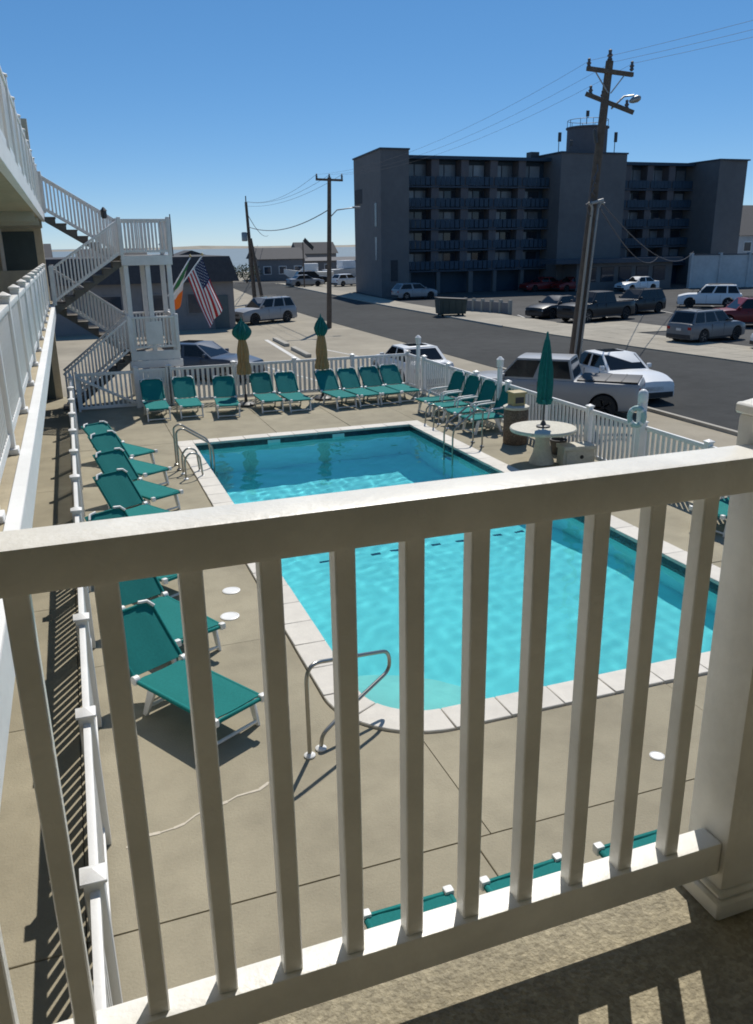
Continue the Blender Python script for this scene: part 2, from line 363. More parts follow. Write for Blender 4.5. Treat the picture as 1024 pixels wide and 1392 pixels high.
for k, x in enumerate((3.6, 3.95, 4.55, 4.9, 5.35, 5.7, 6.2, 6.55, 6.95, 7.4)):
    obj('floor_tile', MB().box(x - .09, x + .09, 12.76, 12.86, -1.5, -depth(12.8) + .006).mesh('floor_tile', 'tile'), pool)
for x in (4.4, 6.1):
    obj('reflection_patch', MB().box(x - .16, x + .16, PY1 - .03, PY1 - .014, -.24, -.06).mesh('reflection_patch', 'plaster'), pool)  # pale plaster blocks standing in for lighter reflections on the far wall
def stone(poly):
    obj('coping_stone', MB().prism(poly, -.03, .028 + random.uniform(-.002, .003)).mesh('coping_stone', 'coping', bevel=.008, seg=1), pool)
g = .003; ov = .025
def run(a, b, horizontal, edge, out):
    L = b - a; k = max(1, round(L / .62))
    for i in range(k):
        s0, s1 = a + L * i / k + g, a + L * (i + 1) / k - g
        lo, hi = sorted((edge - math.copysign(ov, out), edge + out))
        stone([(s0, lo), (s1, lo), (s1, hi), (s0, hi)] if horizontal else [(lo, s0), (hi, s0), (hi, s1), (lo, s1)])
run(PY0 + CR, OY1 - .0, False, PX0, -CW + .008); run(PY0 - CW, OY1, False, PX1, CW - .008)
run(PX0 + CR, PX1 - ov, True, PY0, -CW + .008); run(PX0 + ov, PX1 - ov, True, PY1, CW - .008)
for k in range(3):
    a0, a1 = 180 + 30 * k + .5, 180 + 30 * (k + 1) - .5
    A = [R(a0 + (a1 - a0) * i / 4) for i in range(5)]
    c = (PX0 + CR, PY0 + CR)
    stone([(c[0] + (CR - ov) * math.cos(a), c[1] + (CR - ov) * math.sin(a)) for a in A[::-1]] + [(c[0] + (CR + CW - .008) * math.cos(a), c[1] + (CR + CW - .008) * math.sin(a)) for a in A])
wa = MB(); WNX, WNY = 120, 270; wx0, wx1, wy0, wy1 = PX0 - .06, PX1 + .06, PY0 - .06, PY1 + .06
def ripple(x, y):
    return sum(a * math.sin(kx * x + ky * y + p) for a, kx, ky, p in WAVES)
rw = random.Random(3); WAVES = []
for k in range(26):
    lam = rw.uniform(.30, .9) if k > 12 else rw.uniform(.20, .38); th_ = rw.uniform(0, PI); WAVES.append(((.0008 if k > 12 else .0010) * lam, 2 * PI / lam * math.cos(th_), 2 * PI / lam * math.sin(th_), rw.uniform(0, 6)))
vs = [(wx0 + (wx1 - wx0) * i / WNX, wy0 + (wy1 - wy0) * j / WNY) for j in range(WNY + 1) for i in range(WNX + 1)]
vs = [(x, y, -.13 + ripple(x, y)) for x, y in vs]; nv = len(vs)
fs = [(j * (WNX + 1) + i, j * (WNX + 1) + i + 1, (j + 1) * (WNX + 1) + i + 1, (j + 1) * (WNX + 1) + i) for j in range(WNY) for i in range(WNX)]
rim = [i for i in range(WNX + 1)] + [j * (WNX + 1) + WNX for j in range(1, WNY + 1)] + [WNY * (WNX + 1) + i for i in range(WNX - 1, -1, -1)] + [j * (WNX + 1) for j in range(WNY - 1, 0, -1)]
vs += [(vs[i][0], vs[i][1], -3.2) for i in rim]; nr = len(rim)
fs += [(rim[(k + 1) % nr], rim[k], nv + k, nv + (k + 1) % nr) for k in range(nr)] + [tuple(nv + k for k in range(nr - 1, -1, -1))]
wob = struct(obj('pool_water', wa.add(vs, fs).mesh('pool_water', 'water', smooth=60)))
wob.cycles.is_caustics_caster = True
for o in bpy.data.objects:
    if o.parent is pool: o.cycles.is_caustics_receiver = True

# ------------------------------------------------------------------ railings and fences
def square_bar_mesh(name, w, d, h, m, bevel=.003):
    return MB().box(-w / 2, w / 2, -d / 2, d / 2, 0, h).mesh(name, m, bevel=bevel, seg=1)
def cap_mesh(w, m):
    a = w / 2
    mb = MB().box(-a, a, -a, a, 0, .022)
    mb.add([(-a * .92, -a * .92, .022), (a * .92, -a * .92, .022), (a * .92, a * .92, .022), (-a * .92, a * .92, .022), (0, 0, .022 + w * .26)], [(0, 1, 4), (1, 2, 4), (2, 3, 4), (3, 0, 4)])
    return mb.mesh('post_cap', m, bevel=.004, seg=1)
def railing(root, A, B, h, zb, spacing, bal, m, rail_w=.09, rail_h=.07, brail=(.045, .08), posts=None, post_w=.12, post_h=None, name='baluster', bal_mesh=None, foot=False, phase=.5, bevel=.006):
    """straight run from A to B (points on the floor, in the root's space); sloped runs keep upright balusters"""
    A = Vector(A); B = Vector(B); d = B - A; L = math.hypot(d.x, d.y); rz = math.atan2(d.y, d.x); u = Vector((d.x / L, d.y / L, 0))
    off = Vector((0, 0, h - rail_h / 2)); ob = Vector((0, 0, zb + brail[1] / 2))
    obj('top_rail', MB().bar(A + off, B + off, rail_w, rail_h).mesh('top_rail', m, bevel=bevel), root)
    obj('bottom_rail', MB().bar(A + ob, B + ob, brail[0], brail[1]).mesh('bottom_rail', m, bevel=min(bevel, .004)), root)
    bh = h - rail_h - zb - brail[1] + .012
    bm_ = bal_mesh or square_bar_mesh(name, bal[0], bal[1], bh, m)
    n_ = int(L / spacing)
    for i in range(n_):
        s = (i + phase) * spacing
        if s > L - .02: break
        if posts and any(abs(s - p) < post_w / 2 + bal[0] / 2 for p in posts): continue
        p = A + d * (s / L)
        obj(name, bm_, root, (p.x, p.y, p.z + zb + brail[1] - .006), (0, 0, rz))
    if posts:
        ph = post_h or h + .06
        pm = square_bar_mesh('post', post_w, post_w, ph, m, .006); cm_ = cap_mesh(post_w * 1.28, m)
        fm = MB().box(-post_w * .72, post_w * .72, -post_w * .72, post_w * .72, 0, .05).mesh('post_foot', m, bevel=.006, seg=1) if foot else None
        for p_ in posts:
            p = A + d * (p_ / L)
            o = obj('post', pm, root, p, (0, 0, rz)); obj('post_cap', cm_, o, (0, 0, ph))
            if foot: obj('post_foot', fm, o)

# the front balcony we look over
FZ = 3.10
bal_floor = struct(obj('balcony_floor', MB().box(-2.0, 7.0, -1.75, 1.36, FZ - .2, FZ).mesh('balcony_floor', 'agg')))
rl = thing('balcony_railing', 'white painted balcony railing with square balusters right across the foreground', 'railing', (0, 1.217, FZ), R(.4))
H0 = 1.108
railing(rl, (-.55, 0, 0), (1.249, 0, 0), H0, .105, .1242, (.036, .036), 'rail_paint', rail_w=.096, rail_h=.073, brail=(.060, .086), phase=.43, bevel=.010)
railing(rl, (1.38, 0, 0), (3.4, 0, 0), H0, .105, .1242, (.036, .036), 'rail_paint', rail_w=.096, rail_h=.073, brail=(.060, .086), bevel=.010)
for x in (1.314, 3.465):
    p = obj('post', MB().box(-.063, .063, -.063, .063, 0, H0 + .055).mesh('post', 'rail_paint', bevel=.01), rl, (x, .020, 0))
    obj('post_cap', cap_mesh(.138, 'rail_paint'), p, (0, 0, H0 + .055))
    obj('base_trim', MB().box(-.083, .083, -.083, .083, 0, .05).box(-.075, .075, -.075, .075, .05, .068).mesh('base_trim', 'rail_paint', bevel=.006, seg=1), p)

# motel: an L of galleries; the long wing runs away on the left
ml = thing('motel_building', 'cream motel wing with open galleries on the left edge', 'motel')
WX, EX = -2.05, -.43
def mp(name, x0, x1, y0, y1, z0, z1, m, bevel=0): return obj(name, MB().box(x0, x1, y0, y1, z0, z1).mesh(name, m, bevel=bevel, seg=1), ml)
mp('wall', WX - 6, WX, -1.9, 28.2, GZ, 8.6, 'stucco')
mp('wall', WX + .003, 9, -7.5, -1.75, GZ, 8.6, 'stucco')
E2, E3 = (2.80, 3.04), (5.38, 5.60)
for nm, (z0, z1), y0 in (('gallery_slab', E2, 1.38), ('upper_gallery_slab', E3, 1.6)):
    mp(nm, WX + .003, EX - .10, y0, 28.2, z0, z1, 'walk_top')
    mp('slab_edge', EX - .098, EX, y0, 28.2, z0 - .02, z1 + .012, 'slab_edge', .006)
    k = 0
    k = 5
    while y0 + k * 3.66 < 28:
        y = y0 + .8 + k * 3.66
        mp('soffit_beam', WX + .01, EX - .11, y, y + .2, z0 - .20, z0 - .003, 'soffit'); k += 1
mp('upper_gallery_slab', WX + .01, 9, -1.74, 1.26, E3[0], E3[1], 'soffit'); mp('upper_gallery_slab', WX + .004, EX - .1, 1.262, 1.598, E3[0], E3[1], 'soffit')
mp('end_wall', WX + .003, EX - .16, 28.22, 28.5, GZ, 8.2, 'stucco')
for z in (E2[1], 0.0): mp('end_door', WX + .35, WX + 1.25, 28.16, 28.218, z + .003, z + 2.05, 'door', .008); mp('end_door_frame', WX + .24, WX + .348, 28.14, 28.219, z + .003, z + 2.15, 'vinyl')
mp('end_parapet', WX + .004, EX - .2, 27.3, 27.42, E2[1] + .003, E2[1] + .95, 'stucco')
mp('roof', WX - 6.3, WX + .9, -7.8, 28.5, 8.3, 8.5, 'roof_dark')
dm = MB().box(0, .05, -.46, .46, 0, 2.05).mesh('door', 'door', bevel=.008, seg=1)
dfm = MB().box(0, .04, -.53, -.461, 0, 2.12).box(0, .04, .461, .53, 0, 2.12).box(0, .04, -.46, .46, 2.052, 2.12).mesh('door_frame', 'vinyl')
wim = MB().box(0, .02, -.8, .8, 0, 1.25).mesh('pane', 'hotel_glass'); wfm = MB().box(0, .05, -.87, -.801, -.07, 1.32).box(0, .05, .801, .87, -.07, 1.32).box(0, .05, -.8, .8, 1.251, 1.32).box(0, .05, -.8, .8, -.07, -.001).box(.02, .045, -.02, .02, 0, 1.25).mesh('window', 'vinyl')
knm = MB().lathe([(.03, 0), (.032, .03), (.01, .045)], n=10).mesh('handle', 'galv', smooth=40)
for z in (.0, E2[1], E3[1]):
    for k in range(7):
        y = 3.2 + k * 3.66
        d = obj('door', dm, ml, (WX + .004, y, z)); obj('door_frame', dfm, d); obj('handle', knm, d, (.05, .38, 1.0), (0, PI / 2, 0))
        w_ = obj('window', wfm, ml, (WX + .004, y + 1.75, z + .85)); obj('pane', wim, w_)
gl_ = thing('gallery_railing', 'white railing of the second floor gallery running away beside the pool', 'railing', (EX - .17, 0, E2[1]))
L_ = 24.1
railing(gl_, (0, 1.45, 0), (0, 1.45 + L_, 0), 1.06, .09, .127, (.036, .036), 'vinyl', rail_w=.075, rail_h=.06, posts=[.1 + 1.83 * k for k in range(14)], post_w=.10, post_h=1.12, foot=True)
gu = thing('gallery_railing', 'white railing of the top floor gallery high on the left edge', 'railing', (EX - .06, 0, E3[1]))
railing(gu, (0, 1.7, 0), (0, 25.5, 0), 1.06, .09, .127, (.036, .036), 'vinyl', rail_w=.075, rail_h=.06, posts=[.1 + 1.83 * k for k in range(14)], post_w=.10, post_h=1.12)

# stair tower at the far end of the wing
st = thing('stair_tower', 'white timber stair tower with zigzag flights at the end of the motel gallery', 'staircase')
TX0, TX1, TY0, TYM, TY1 = 1.55, 2.92, 25.95, 26.95, 27.95
ZU, ZL = 4.36, 1.62
def sp(name, x0, x1, y0, y1, z0, z1, m='stair_paint'): return obj(name, MB().box(x0, x1, y0, y1, z0, z1).mesh(name, m, bevel=.008, seg=1), st)
for z in (ZU, ZL):
    sp('landing', TX0, TX1, TY0, TY1, z - .06, z, 'tread')
    for (x0, x1, y0, y1) in ((TX0 - .04, TX1 + .04, TY0 - .045, TY0 - .002), (TX0 - .04, TX1 + .04, TY1 + .002, TY1 + .045), (TX1 + .002, TX1 + .045, TY0, TY1)):
        sp('fascia', x0, x1, y0, y1, z - .27, z + .004)
for x in (TX0 + .07, (TX0 + TX1) / 2, TX1 - .07):
    for y in (TY0 + .07, TY1 - .07):
        sp('column', x - .068, x + .068, y - .068, y + .068, GZ, ZL - .272); sp('column', x - .068, x + .068, y - .068, y + .068, ZL + .002, ZU - .272)
sp('base_band', TX0 - .08, TX1 + .1, TY0 - .075, TY0 - .047, ZL - .50, ZL - .275); 
def stair_rail(A, B, posts=(), h=.98):
    r = obj('stair_railing', None, st)
    A = Vector(A); B = Vector(B); d = B - A; L = math.hypot(d.x, d.y)
    up_ = Vector((0, 0, 1))
    tr_ = MB().bar(A + up_ * h, B + up_ * h, .07, .06).bar(A + up_ * .12, B + up_ * .12, .04, .07)
    obj('handrail', tr_.mesh('handrail', 'stair_paint', bevel=.006, seg=1), r)
    bm_ = square_bar_mesh('baluster', .042, .042, h - .15, 'stair_paint'); n_ = int(L / .098)
    for i in range(n_):
        p = A + d * ((i + .5) / n_); obj('baluster', bm_, r, (p.x, p.y, p.z + .135), (0, 0, math.atan2(d.y, d.x)))
    return r
def flight(xa, za, xb, zb, y0, y1):
    n_ = max(4, round(abs(za - zb) / .19)); dx = (xb - xa) / n_; dz = (zb - za) / n_
    for yy_ in (y0 + .03, y1 - .03):
        mb = MB(); s_ = MB()
        pts = []
        for i in range(n_):   # saw-toothed stringer
            x0 = xa + dx * i; z0 = za + dz * i
            ztop = max(z0, z0 + dz)
            pts += [(x0, z0 if dz < 0 else z0 + dz), (x0 + dx, z0 if dz < 0 else z0 + dz)]
            if dz < 0: pts[-2:] = [(x0, z0 + dz), (x0 + dx, z0 + dz)]
        low = [(xb, zb - .26), (xa, za - .26)]
        s_.yprism(pts + low, yy_ - .022, yy_ + .022)
        obj('stringer', s_.mesh('stringer', 'tread'), st)
    for i in range(n_):
        x0 = xa + dx * i; z0 = za + dz * i
        zt = z0 + dz if dz < 0 else z0 + dz
        a, b = sorted((x0, x0 + dx)); fx = .02
        sp('tread', a - fx, b + fx, y0 - .005, y1 + .005, zt + .002, zt + .045, 'tread')
flight(EX, E3[1], TX0, ZU, TYM + .03, TY1 - .03)
flight(TX0, ZU, EX, E2[1], TY0 + .03, TYM - .03)
flight(EX, E2[1], TX0, ZL, TYM + .03, TY1 - .03)
flight(TX0, ZL, -.55, 0.0, TY0 + .03, TYM - .03)
for y in (TYM + .03, TY1): stair_rail((EX, y, E3[1]), (TX0, y, ZU)); stair_rail((EX, y, E2[1]), (TX0, y, ZL))
for y in (TY0, TYM - .03): stair_rail((TX0, y, ZU), (EX, y, E2[1])); stair_rail((TX0, y, ZL), (-.45, y, .08))
for z in (ZU, ZL):
    stair_rail((TX0, TY0, z), (TX1, TY0, z)); stair_rail((TX1, TY0, z), (TX1, TY1, z)); stair_rail((TX0, TY1, z), (TX1, TY1, z))
    for x, y in ((TX0, TY0), (TX1, TY0), (TX1, TY1), (TX0, TY1), (TX0, TYM)):
        c_ = sp('newel_post', x - .055, x + .055, y - .055, y + .055, z + .002, z + 1.06); 
for x, y, z in ((EX, TY0, E2[1]), (EX, TY1, E2[1]), (EX, TYM, E2[1]), (EX, TYM, E3[1]), (EX, TY1, E3[1])):
    sp('newel_post', x - .055, x + .055, y - .055, y + .055, z + .002, z + 1.08)
sp('solid_panel', TX0 + .45, TX0 + .95, TY0 - .03, TY0 - .018, ZL + .18, ZL + .86)
obj('stair_lantern', MB().lathe([(.05, 0), (.09, .05), (.08, .2), (.10, .22), (.02, .32)], (EX + 1.65, TYM), 8).mesh('stair_lantern', 'darkmetal'), st, (0, 0, ZU + 1.05))

# pool fences
FH = 1.14
fm_ = square_bar_mesh('picket', .082, .022, FH - .07 - .09 - .09 + .012, 'vinyl', .002)
def fence(label, A, B, posts, extra=None, group='white vinyl fences round the pool', **k):
    A3 = Vector((*A, 0)); B3 = Vector((*B, 0))
    f = thing('pool_fence', label, 'fence', A3, 0, group)
    railing(f, (0, 0, 0), B3 - A3, FH, .09, .152, (.082, .022), 'vinyl', rail_w=.055, rail_h=.085, brail=(.045, .085), posts=posts, post_w=.118, post_h=FH + .05, name='picket', bal_mesh=fm_)
    return f
FX, FY, RX = -.265, 25.55, 10.28
fence('long white picket fence on the left between pool deck and motel path', (FX, .4), (FX, FY), [.1 + 1.83 * k for k in range(14)])
ff = fence('white picket fence along the far end of the pool behind the lounge chairs', (2.55, FY), (RX, FY), [.0] + [1.93 * k for k in range(1, 5)])
fr_ = fence('white picket fence on the right between pool deck and parked cars', (RX, FY), (RX, 2.2), [.0] + [1.38 + 1.83 * k for k in range(12)])
gt = thing('fence_gate', 'white picket gate with a diagonal brace at the foot of the stairs', 'gate', (FX + .1, FY, 0), 0)
railing(gt, (.05, 0, 0), (1.72, 0, 0), FH - .02, .06, .13, (.06, .022), 'vinyl', rail_w=.05, rail_h=.085, brail=(.045, .085), posts=[.0, 1.72], post_w=.07, post_h=FH, name='picket')
obj('diagonal_brace', MB().bar((.08, -.05, 1.0), (1.66, -.05, .15), .05, .075).mesh('diagonal_brace', 'vinyl', bevel=.005, seg=1), gt)
pn = thing('privacy_fence', 'solid white fence panel between the gate and the far picket fence', 'fence', (1.62, FY, 0), 0)
for k in range(6):
    obj('board', MB().box(.02 + k * .142, .155 + k * .142, -.012, .012, .1, FH - .09).mesh('board', 'vinyl', bevel=.004, seg=1), pn)
obj('top_rail', MB().box(0, .87, -.03, .03, FH - .088, FH).mesh('top_rail', 'vinyl', bevel=.005, seg=1), pn)
obj('bottom_rail', MB().box(0, .87, -.025, .025, .02, .098).mesh('bottom_rail', 'vinyl', bevel=.005, seg=1), pn)
for x in (-.07, .93 - .06):
    p = obj('post', square_bar_mesh('post', .118, .118, FH + .05, 'vinyl', .006), pn, (x + .01, 0, 0)); obj('post_cap', cap_mesh(.15, 'vinyl'), p, (0, 0, FH + .05))
for y, hh, lab in ((18.9, 1.72, 'slim white lamp post rising above the right fence behind the green chairs'), (24.35, 1.75, 'slim white lamp post at the far right corner of the pool fence')):
    t_ = thing('lamp_post', lab, 'lamp post', (RX - .13, y, 0), 0, 'white lamp posts on the pool fence')
    obj('post', square_bar_mesh('post', .10, .10, hh - .2, 'vinyl', .006), t_)
    obj('lamp_head', MB().lathe([(.03, 0), (.085, .03), (.095, .2), (.10, .22), (.03, .29)], n=10).mesh('lamp_head', 'vinyl', smooth=35), t_, (0, 0, hh - .2))
t_ = thing('lamp_post', 'tall white post with a rounded top that carries the pale ring buoy', 'lamp post', (RX - .13, 13.1, 0), 0, 'white lamp posts on the pool fence')
obj('post', square_bar_mesh('post', .14, .14, 1.62, 'vinyl', .01), t_)
obj('rounded_top', MB().lathe([(.09, 0), (.10, .03), (.10, .14), (.085, .2), (.045, .24), (.005, .25)], n=14).mesh('rounded_top', 'vinyl', smooth=40), t_, (0, 0, 1.62))
ring = thing('life_ring', 'pale teal ring buoy hanging on the tall white fence post', 'life ring', (RX - .30, 13.02, 1.36), R(50))
rg = MB(); rg.tube([(.0, .135 * math.cos(2 * PI * k / 24), .17 * math.sin(2 * PI * k / 24)) for k in range(24)], .05, 8, True)
obj('float', rg.mesh('float', 'ringteal', smooth=60), ring)
for k in range(4):
    a = R(45 + 90 * k); obj('band', MB().tube([(0, .135 * math.cos(a + q), .17 * math.sin(a + q)) for q in (-.14, 0, .14)], .054, 8).mesh('band', 'vinyl', smooth=60), ring)

# ------------------------------------------------------------------ lounge chairs
def sling_mesh(x0, x1, hw, nx=8, sag=.02, th=.012):
    mb = MB(); ny = 6; vs = []; 
    for lay in (0, 1):
        for i in range(nx + 1):
            for j in range(ny + 1):
                v = -1 + 2 * j / ny; x = x0 + (x1 - x0) * i / nx
                z = -sag * (1 - v * v) - (th if lay else 0) - (.02 if abs(v) > .99 else 0)
                vs.append((x, v * hw, z))
    q = (nx + 1) * (ny + 1); fs = []
    for i in range(nx):
        for j in range(ny):
            a = i * (ny + 1) + j; fs.append((a, a + ny + 1, a + ny + 2, a + 1)); fs.append((q + a, q + a + 1, q + a + ny + 2, q + a + ny + 1))
    for i in range(nx):
        for j in (0, ny):
            a = i * (ny + 1) + j; fs.append((a, a + ny + 1, q + a + ny + 1, q + a))
    for j in range(ny):
        for i in (0, nx):
            a = i * (ny + 1) + j; fs.append((a, a + 1, q + a + 1, q + a))
    return mb.add(vs, fs)
def make_lounger(label, theta=50, seat=1.26, arms=False, zs=.35):
    t_ = thing('lounge_chair', label, 'lounge chair', group='teal sling lounge chairs round the pool')
    hw = .30; c, s_ = math.cos(R(theta)), math.sin(R(theta)); bl = .74
    sl = sling_mesh(.03, seat - .02, hw + .02); obj('seat_sling', sl.mesh('seat_sling', 'teal', smooth=60), t_, (0, 0, zs + .035))
    bk = sling_mesh(.02, bl - .005, hw + .024, 6, .02); obj('backrest_sling', bk.mesh('backrest_sling', 'teal', smooth=60), t_, (seat, 0, zs + .035), (0, -R(theta), 0))
    for y in (-hw, hw):
        obj('side_rail', MB().tube([(0, y, zs), (.3, y, zs), (seat + .22, y, zs)], .024, 8).mesh('side_rail', 'teal', smooth=50), t_)
        obj('corner_cap', MB().box(-.035, .03, y - .035, y + .035, zs - .035, zs + .042).mesh('corner_cap', 'vinyl', bevel=.014), t_)
        obj('knuckle', MB().lathe([(.03, y - .035), (.05, y - .03), (.05, y + .03), (.03, y + .035)], (seat, zs + .01), 12, 'y').mesh('knuckle', 'vinyl', smooth=40), t_)
        # flat cast legs, wider at the top
        sg = 1 if y > 0 else -1
        obj('leg', MB().yprism([(.14, zs - .01), (.24, zs - .01), (.13, .0), (.07, .0)], y - .018, y + .018).mesh('leg', 'vinyl', bevel=.006, seg=1), t_)
        obj('leg', MB().yprism([(seat - .34, zs - .01), (seat - .22, zs - .01), (seat - .08, .0), (seat - .15, .0)], y - .018, y + .018).mesh('leg', 'vinyl', bevel=.006, seg=1), t_)
        if arms:
            obj('armrest', MB().tube([(seat - .55, y * 1.12, zs + .02), (seat - .5, y * 1.12, zs + .20), (seat - .42, y * 1.12, zs + .235), (seat + .06, y * 1.12, zs + .25), (seat + .12, y * 1.05, zs + .22)], .024, 8).mesh('armrest', 'vinyl', smooth=50), t_)
    obj('back_frame', MB().tube([(seat, -hw, zs + .015)] + [(seat + c * (bl - .08), -hw, zs + .015 + s_ * (bl - .08)), (seat + c * (bl - .02), -hw + .06, zs + .015 + s_ * (bl - .02)), (seat + c * bl, -hw + .14, zs + .015 + s_ * bl),
        (seat + c * bl, hw - .14, zs + .015 + s_ * bl), (seat + c * (bl - .02), hw - .06, zs + .015 + s_ * (bl - .02)), (seat + c * (bl - .08), hw, zs + .015 + s_ * (bl - .08)), (seat, hw, zs + .015)], .017, 8).mesh('back_frame', 'teal', smooth=50), t_)
    for y in (-1, 1): obj('corner_tube', MB().tube([(seat + c * (bl - .10), y * hw, zs + .05 + s_ * (bl - .10)), (seat + c * (bl - .02), y * (hw - .05), zs + .05 + s_ * (bl - .02)), (seat + c * (bl + .005), y * (hw - .15), zs + .045 + s_ * bl)], .019, 8).mesh('corner_tube', 'vinyl', smooth=50), t_)
    obj('foot_bar', MB().bar((.0, -hw, zs), (.0, hw, zs), .04, .04).mesh('foot_bar', 'teal', bevel=.01, seg=1), t_)
    obj('stretcher', MB().tube([(.10, -hw, .05), (.10, hw, .05)], .018, 8).mesh('stretcher', 'vinyl', smooth=50), t_)
    obj('stretcher', MB().tube([(seat - .13, -hw, .09), (seat - .13, hw, .09)], .018, 8).mesh('stretcher', 'vinyl', smooth=50), t_)
    obj('back_prop', MB().tube([(seat + c * .4, -hw + .03, zs + s_ * .4 - .01), (seat + .19, -hw + .03, zs - .02), (seat + .19, hw - .03, zs - .02), (seat + c * .4, hw - .03, zs + s_ * .4 - .01)], .012, 6).mesh('back_prop', 'vinyl', smooth=50), t_)
    remember(t_); return t_
LG = 'teal sling lounge chairs round the pool'
lab = ['teal lounge chair nearest the balcony, left of the bent pool corner handrail',
       'second nearest lounge chair on the left, foot beside a white skimmer lid',
       'third nearest lounge chair on the left, mostly hidden behind the balcony top rail',
       'left side lounge chair just above the balcony top rail, foot cut off by the rail',
       'left side lounge chair whose foot ends just below the far left pool ladder',
       'left side lounge chair second from the fence gate, foot pointing at the ladder base',
       'left side lounge chair closest to the fence gate, lying flatter with a sunlit back']
A0 = make_lounger(lab[0], 46)
A1 = make_lounger(lab[6], 33)
dirs = [(-.50, .866), (-.46, .888), (-.47, .883), (-.50, .87), (-.53, .85), (-.53, .85), (-.50, .87)]
feet = [(1.06, 7.0), (.95, 8.78), (1.0, 10.7), (1.17, 12.95), (1.22, 14.6), (1.22, 16.35), (1.10, 18.0)]
for i in range(7):
    rz = math.atan2(dirs[i][1], dirs[i][0])
    if i in (0, 6):
        o = A0 if i == 0 else A1; o.location = (*feet[i], 0); o.rotation_euler = (0, 0, rz)
    else: dup(A0, (*feet[i], 0), rz + R(random.uniform(-2.5, 2.5)), lab[i])
far_ = [(1.93, 23.15, 90, 'far row lounge chair at the left end beside the solid white panel'), (2.84, 23.2, 90, 'far row lounge chair second from the left end'),
        (3.80, 22.85, 84, 'far row lounge chair just left of the left thatched parasol'), (5.12, 23.05, 90, 'far row lounge chair just right of the left thatched parasol'),
        (5.90, 22.85, 92, 'far row lounge chair just left of the right thatched parasol'),
        (7.28, 22.75, 97, 'first lounge chair of the tight group right of the right thatched parasol'), (8.0, 22.8, 97, 'second lounge chair of the tight group in the far right corner'),
        (8.68, 22.85, 95, 'third lounge chair of the tight group in the far right corner'), (9.34, 22.95, 93, 'fourth lounge chair of the tight group, against the corner post')]
far_proto = make_lounger(far_[0][3], 47)
for i, (x, y, a, l) in enumerate(far_):
    if i == 0: far_proto.location = (x, y, 0); far_proto.rotation_euler = (0, 0, R(a))
    else: dup(far_proto, (x, y, 0), R(a), l)
for x, a, l in ((1.66, -90, 'lounge chair foot seen just over the bottom rail, leftmost of the three below the balcony'), (2.53, -88, 'lounge chair foot seen just over the bottom rail, middle of the three below the balcony'),
             (3.47, -90, 'lounge chair foot seen just over the bottom rail, nearest the right post, below the balcony')):
    dup(A0, (x, 4.15, 0), R(a), l)
dup(A0, (9.35, 10.2, 0), R(12), 'lounge chair on the right deck glimpsed beside the last baluster')
ch = make_lounger('upright chair with white arms farthest along the right fence', 68, .98, True, .38)
for i, (y, l) in enumerate(((21.25, 0), (20.35, 'second farthest upright chair with white arms on the right fence'), (19.45, 'second nearest upright chair with white arms on the right fence'), (18.5, 'upright chair with white arms nearest the pebble bin on the right fence'))):
    if i == 0: ch.location = (8.93, y, 0); ch.rotation_euler = (0, 0, R(5))
    else: dup(ch, (8.93 + .03 * i, y, 0), R(5), l)

# ------------------------------------------------------------------ pool rails
def arc_path(ctrl, k=6, r=.16):
    """round the corners of a polyline"""
    P = [Vector(p) for p in ctrl]; out = [P[0]]
    for a, b, c in zip(P[:-2], P[1:-1], P[2:]):
        rr = min(r, (b - a).length * .48, (c - b).length * .48); p = b + (a - b).normalized() * rr; q = b + (c - b).normalized() * rr
        for i in range(k + 1):
            f = i / k; out.append(p * (1 - f) ** 2 + b * 2 * f * (1 - f) + q * f * f)
    return out + [P[-1]]
def grab(name, label, loc, rz, ctrl, bases, cat='handrail', group=None, r=.02):
    t_ = thing(name, label, cat, loc, rz, group)
    obj('tube', MB().tube(arc_path(ctrl, 7, .2), r, 10).mesh('tube', 'steel', smooth=60), t_)
    for b in bases: obj('escutcheon', MB().lathe([(.055, 0), (.055, .012), (.03, .03), (.021, .032)], b, 16).mesh('escutcheon', 'vinyl', smooth=40), t_)
    return t_
grab('pool_handrail', 'bent stainless handrail over the near rounded pool corner', (1.62, 6.53, .004), R(29), [(0, 0, 0), (.0, 0, .97), (1.16, 0, .64), (1.18, 0, .42), (.34, 0, .20), (.17, 0, .14), (.15, 0, .0)], [(0, 0), (.15, 0)])
def ladder(label, loc, rz, group='stainless pool ladders'):
    t_ = thing('pool_ladder', label, 'pool ladder', loc, rz, group)
    for y in (-.24, .24):
        obj('tube', MB().tube(arc_path([(-.62, y, 0), (-.62, y, .84), (-.48, y, .9), (.10, y, .50), (.14, y, .3), (.14, y, -.95)], 6, .16), .021, 10).mesh('tube', 'steel', smooth=60), t_)
        obj('escutcheon', MB().lathe([(.055, 0), (.055, .012), (.03, .03)], (-.62, y), 16).mesh('escutcheon', 'steel', smooth=40), t_)
    for z in (-.3, -.58): obj('tread', MB().box(.10, .20, -.22, .22, z, z + .03).mesh('tread', 'steel'), t_)
ladder('stainless pool ladder at the far left pool edge near the fence gate', (PX0, 17.9, .012), 0)
ladder('stainless pool ladder at the right pool edge before the upright chairs', (PX1, 17.25, .012), PI)
hoop = [(0, -.2, 0), (0, -.2, .42), (.12, -.17, .55), (.32, -.12, .48), (.36, -.1, .02)]
for (x, y, rz, l) in ((1.82, 17.05, 0, 'low curved steel grab rail on the left coping, nearer of the pair'), (1.82, 17.5, 0, 'low curved steel grab rail on the left coping, farther of the pair'),
                   (8.72, 19.0, 150, 'low curved steel grab rail on the right coping, nearer of the pair'), (8.72, 19.55, 150, 'low curved steel grab rail on the right coping, farther of the pair')):
    grab('grab_rail', l, (x, y, .004), R(rz), hoop, [(0, -.2), (.36, -.1)], 'grab rail', 'low curved grab rails')

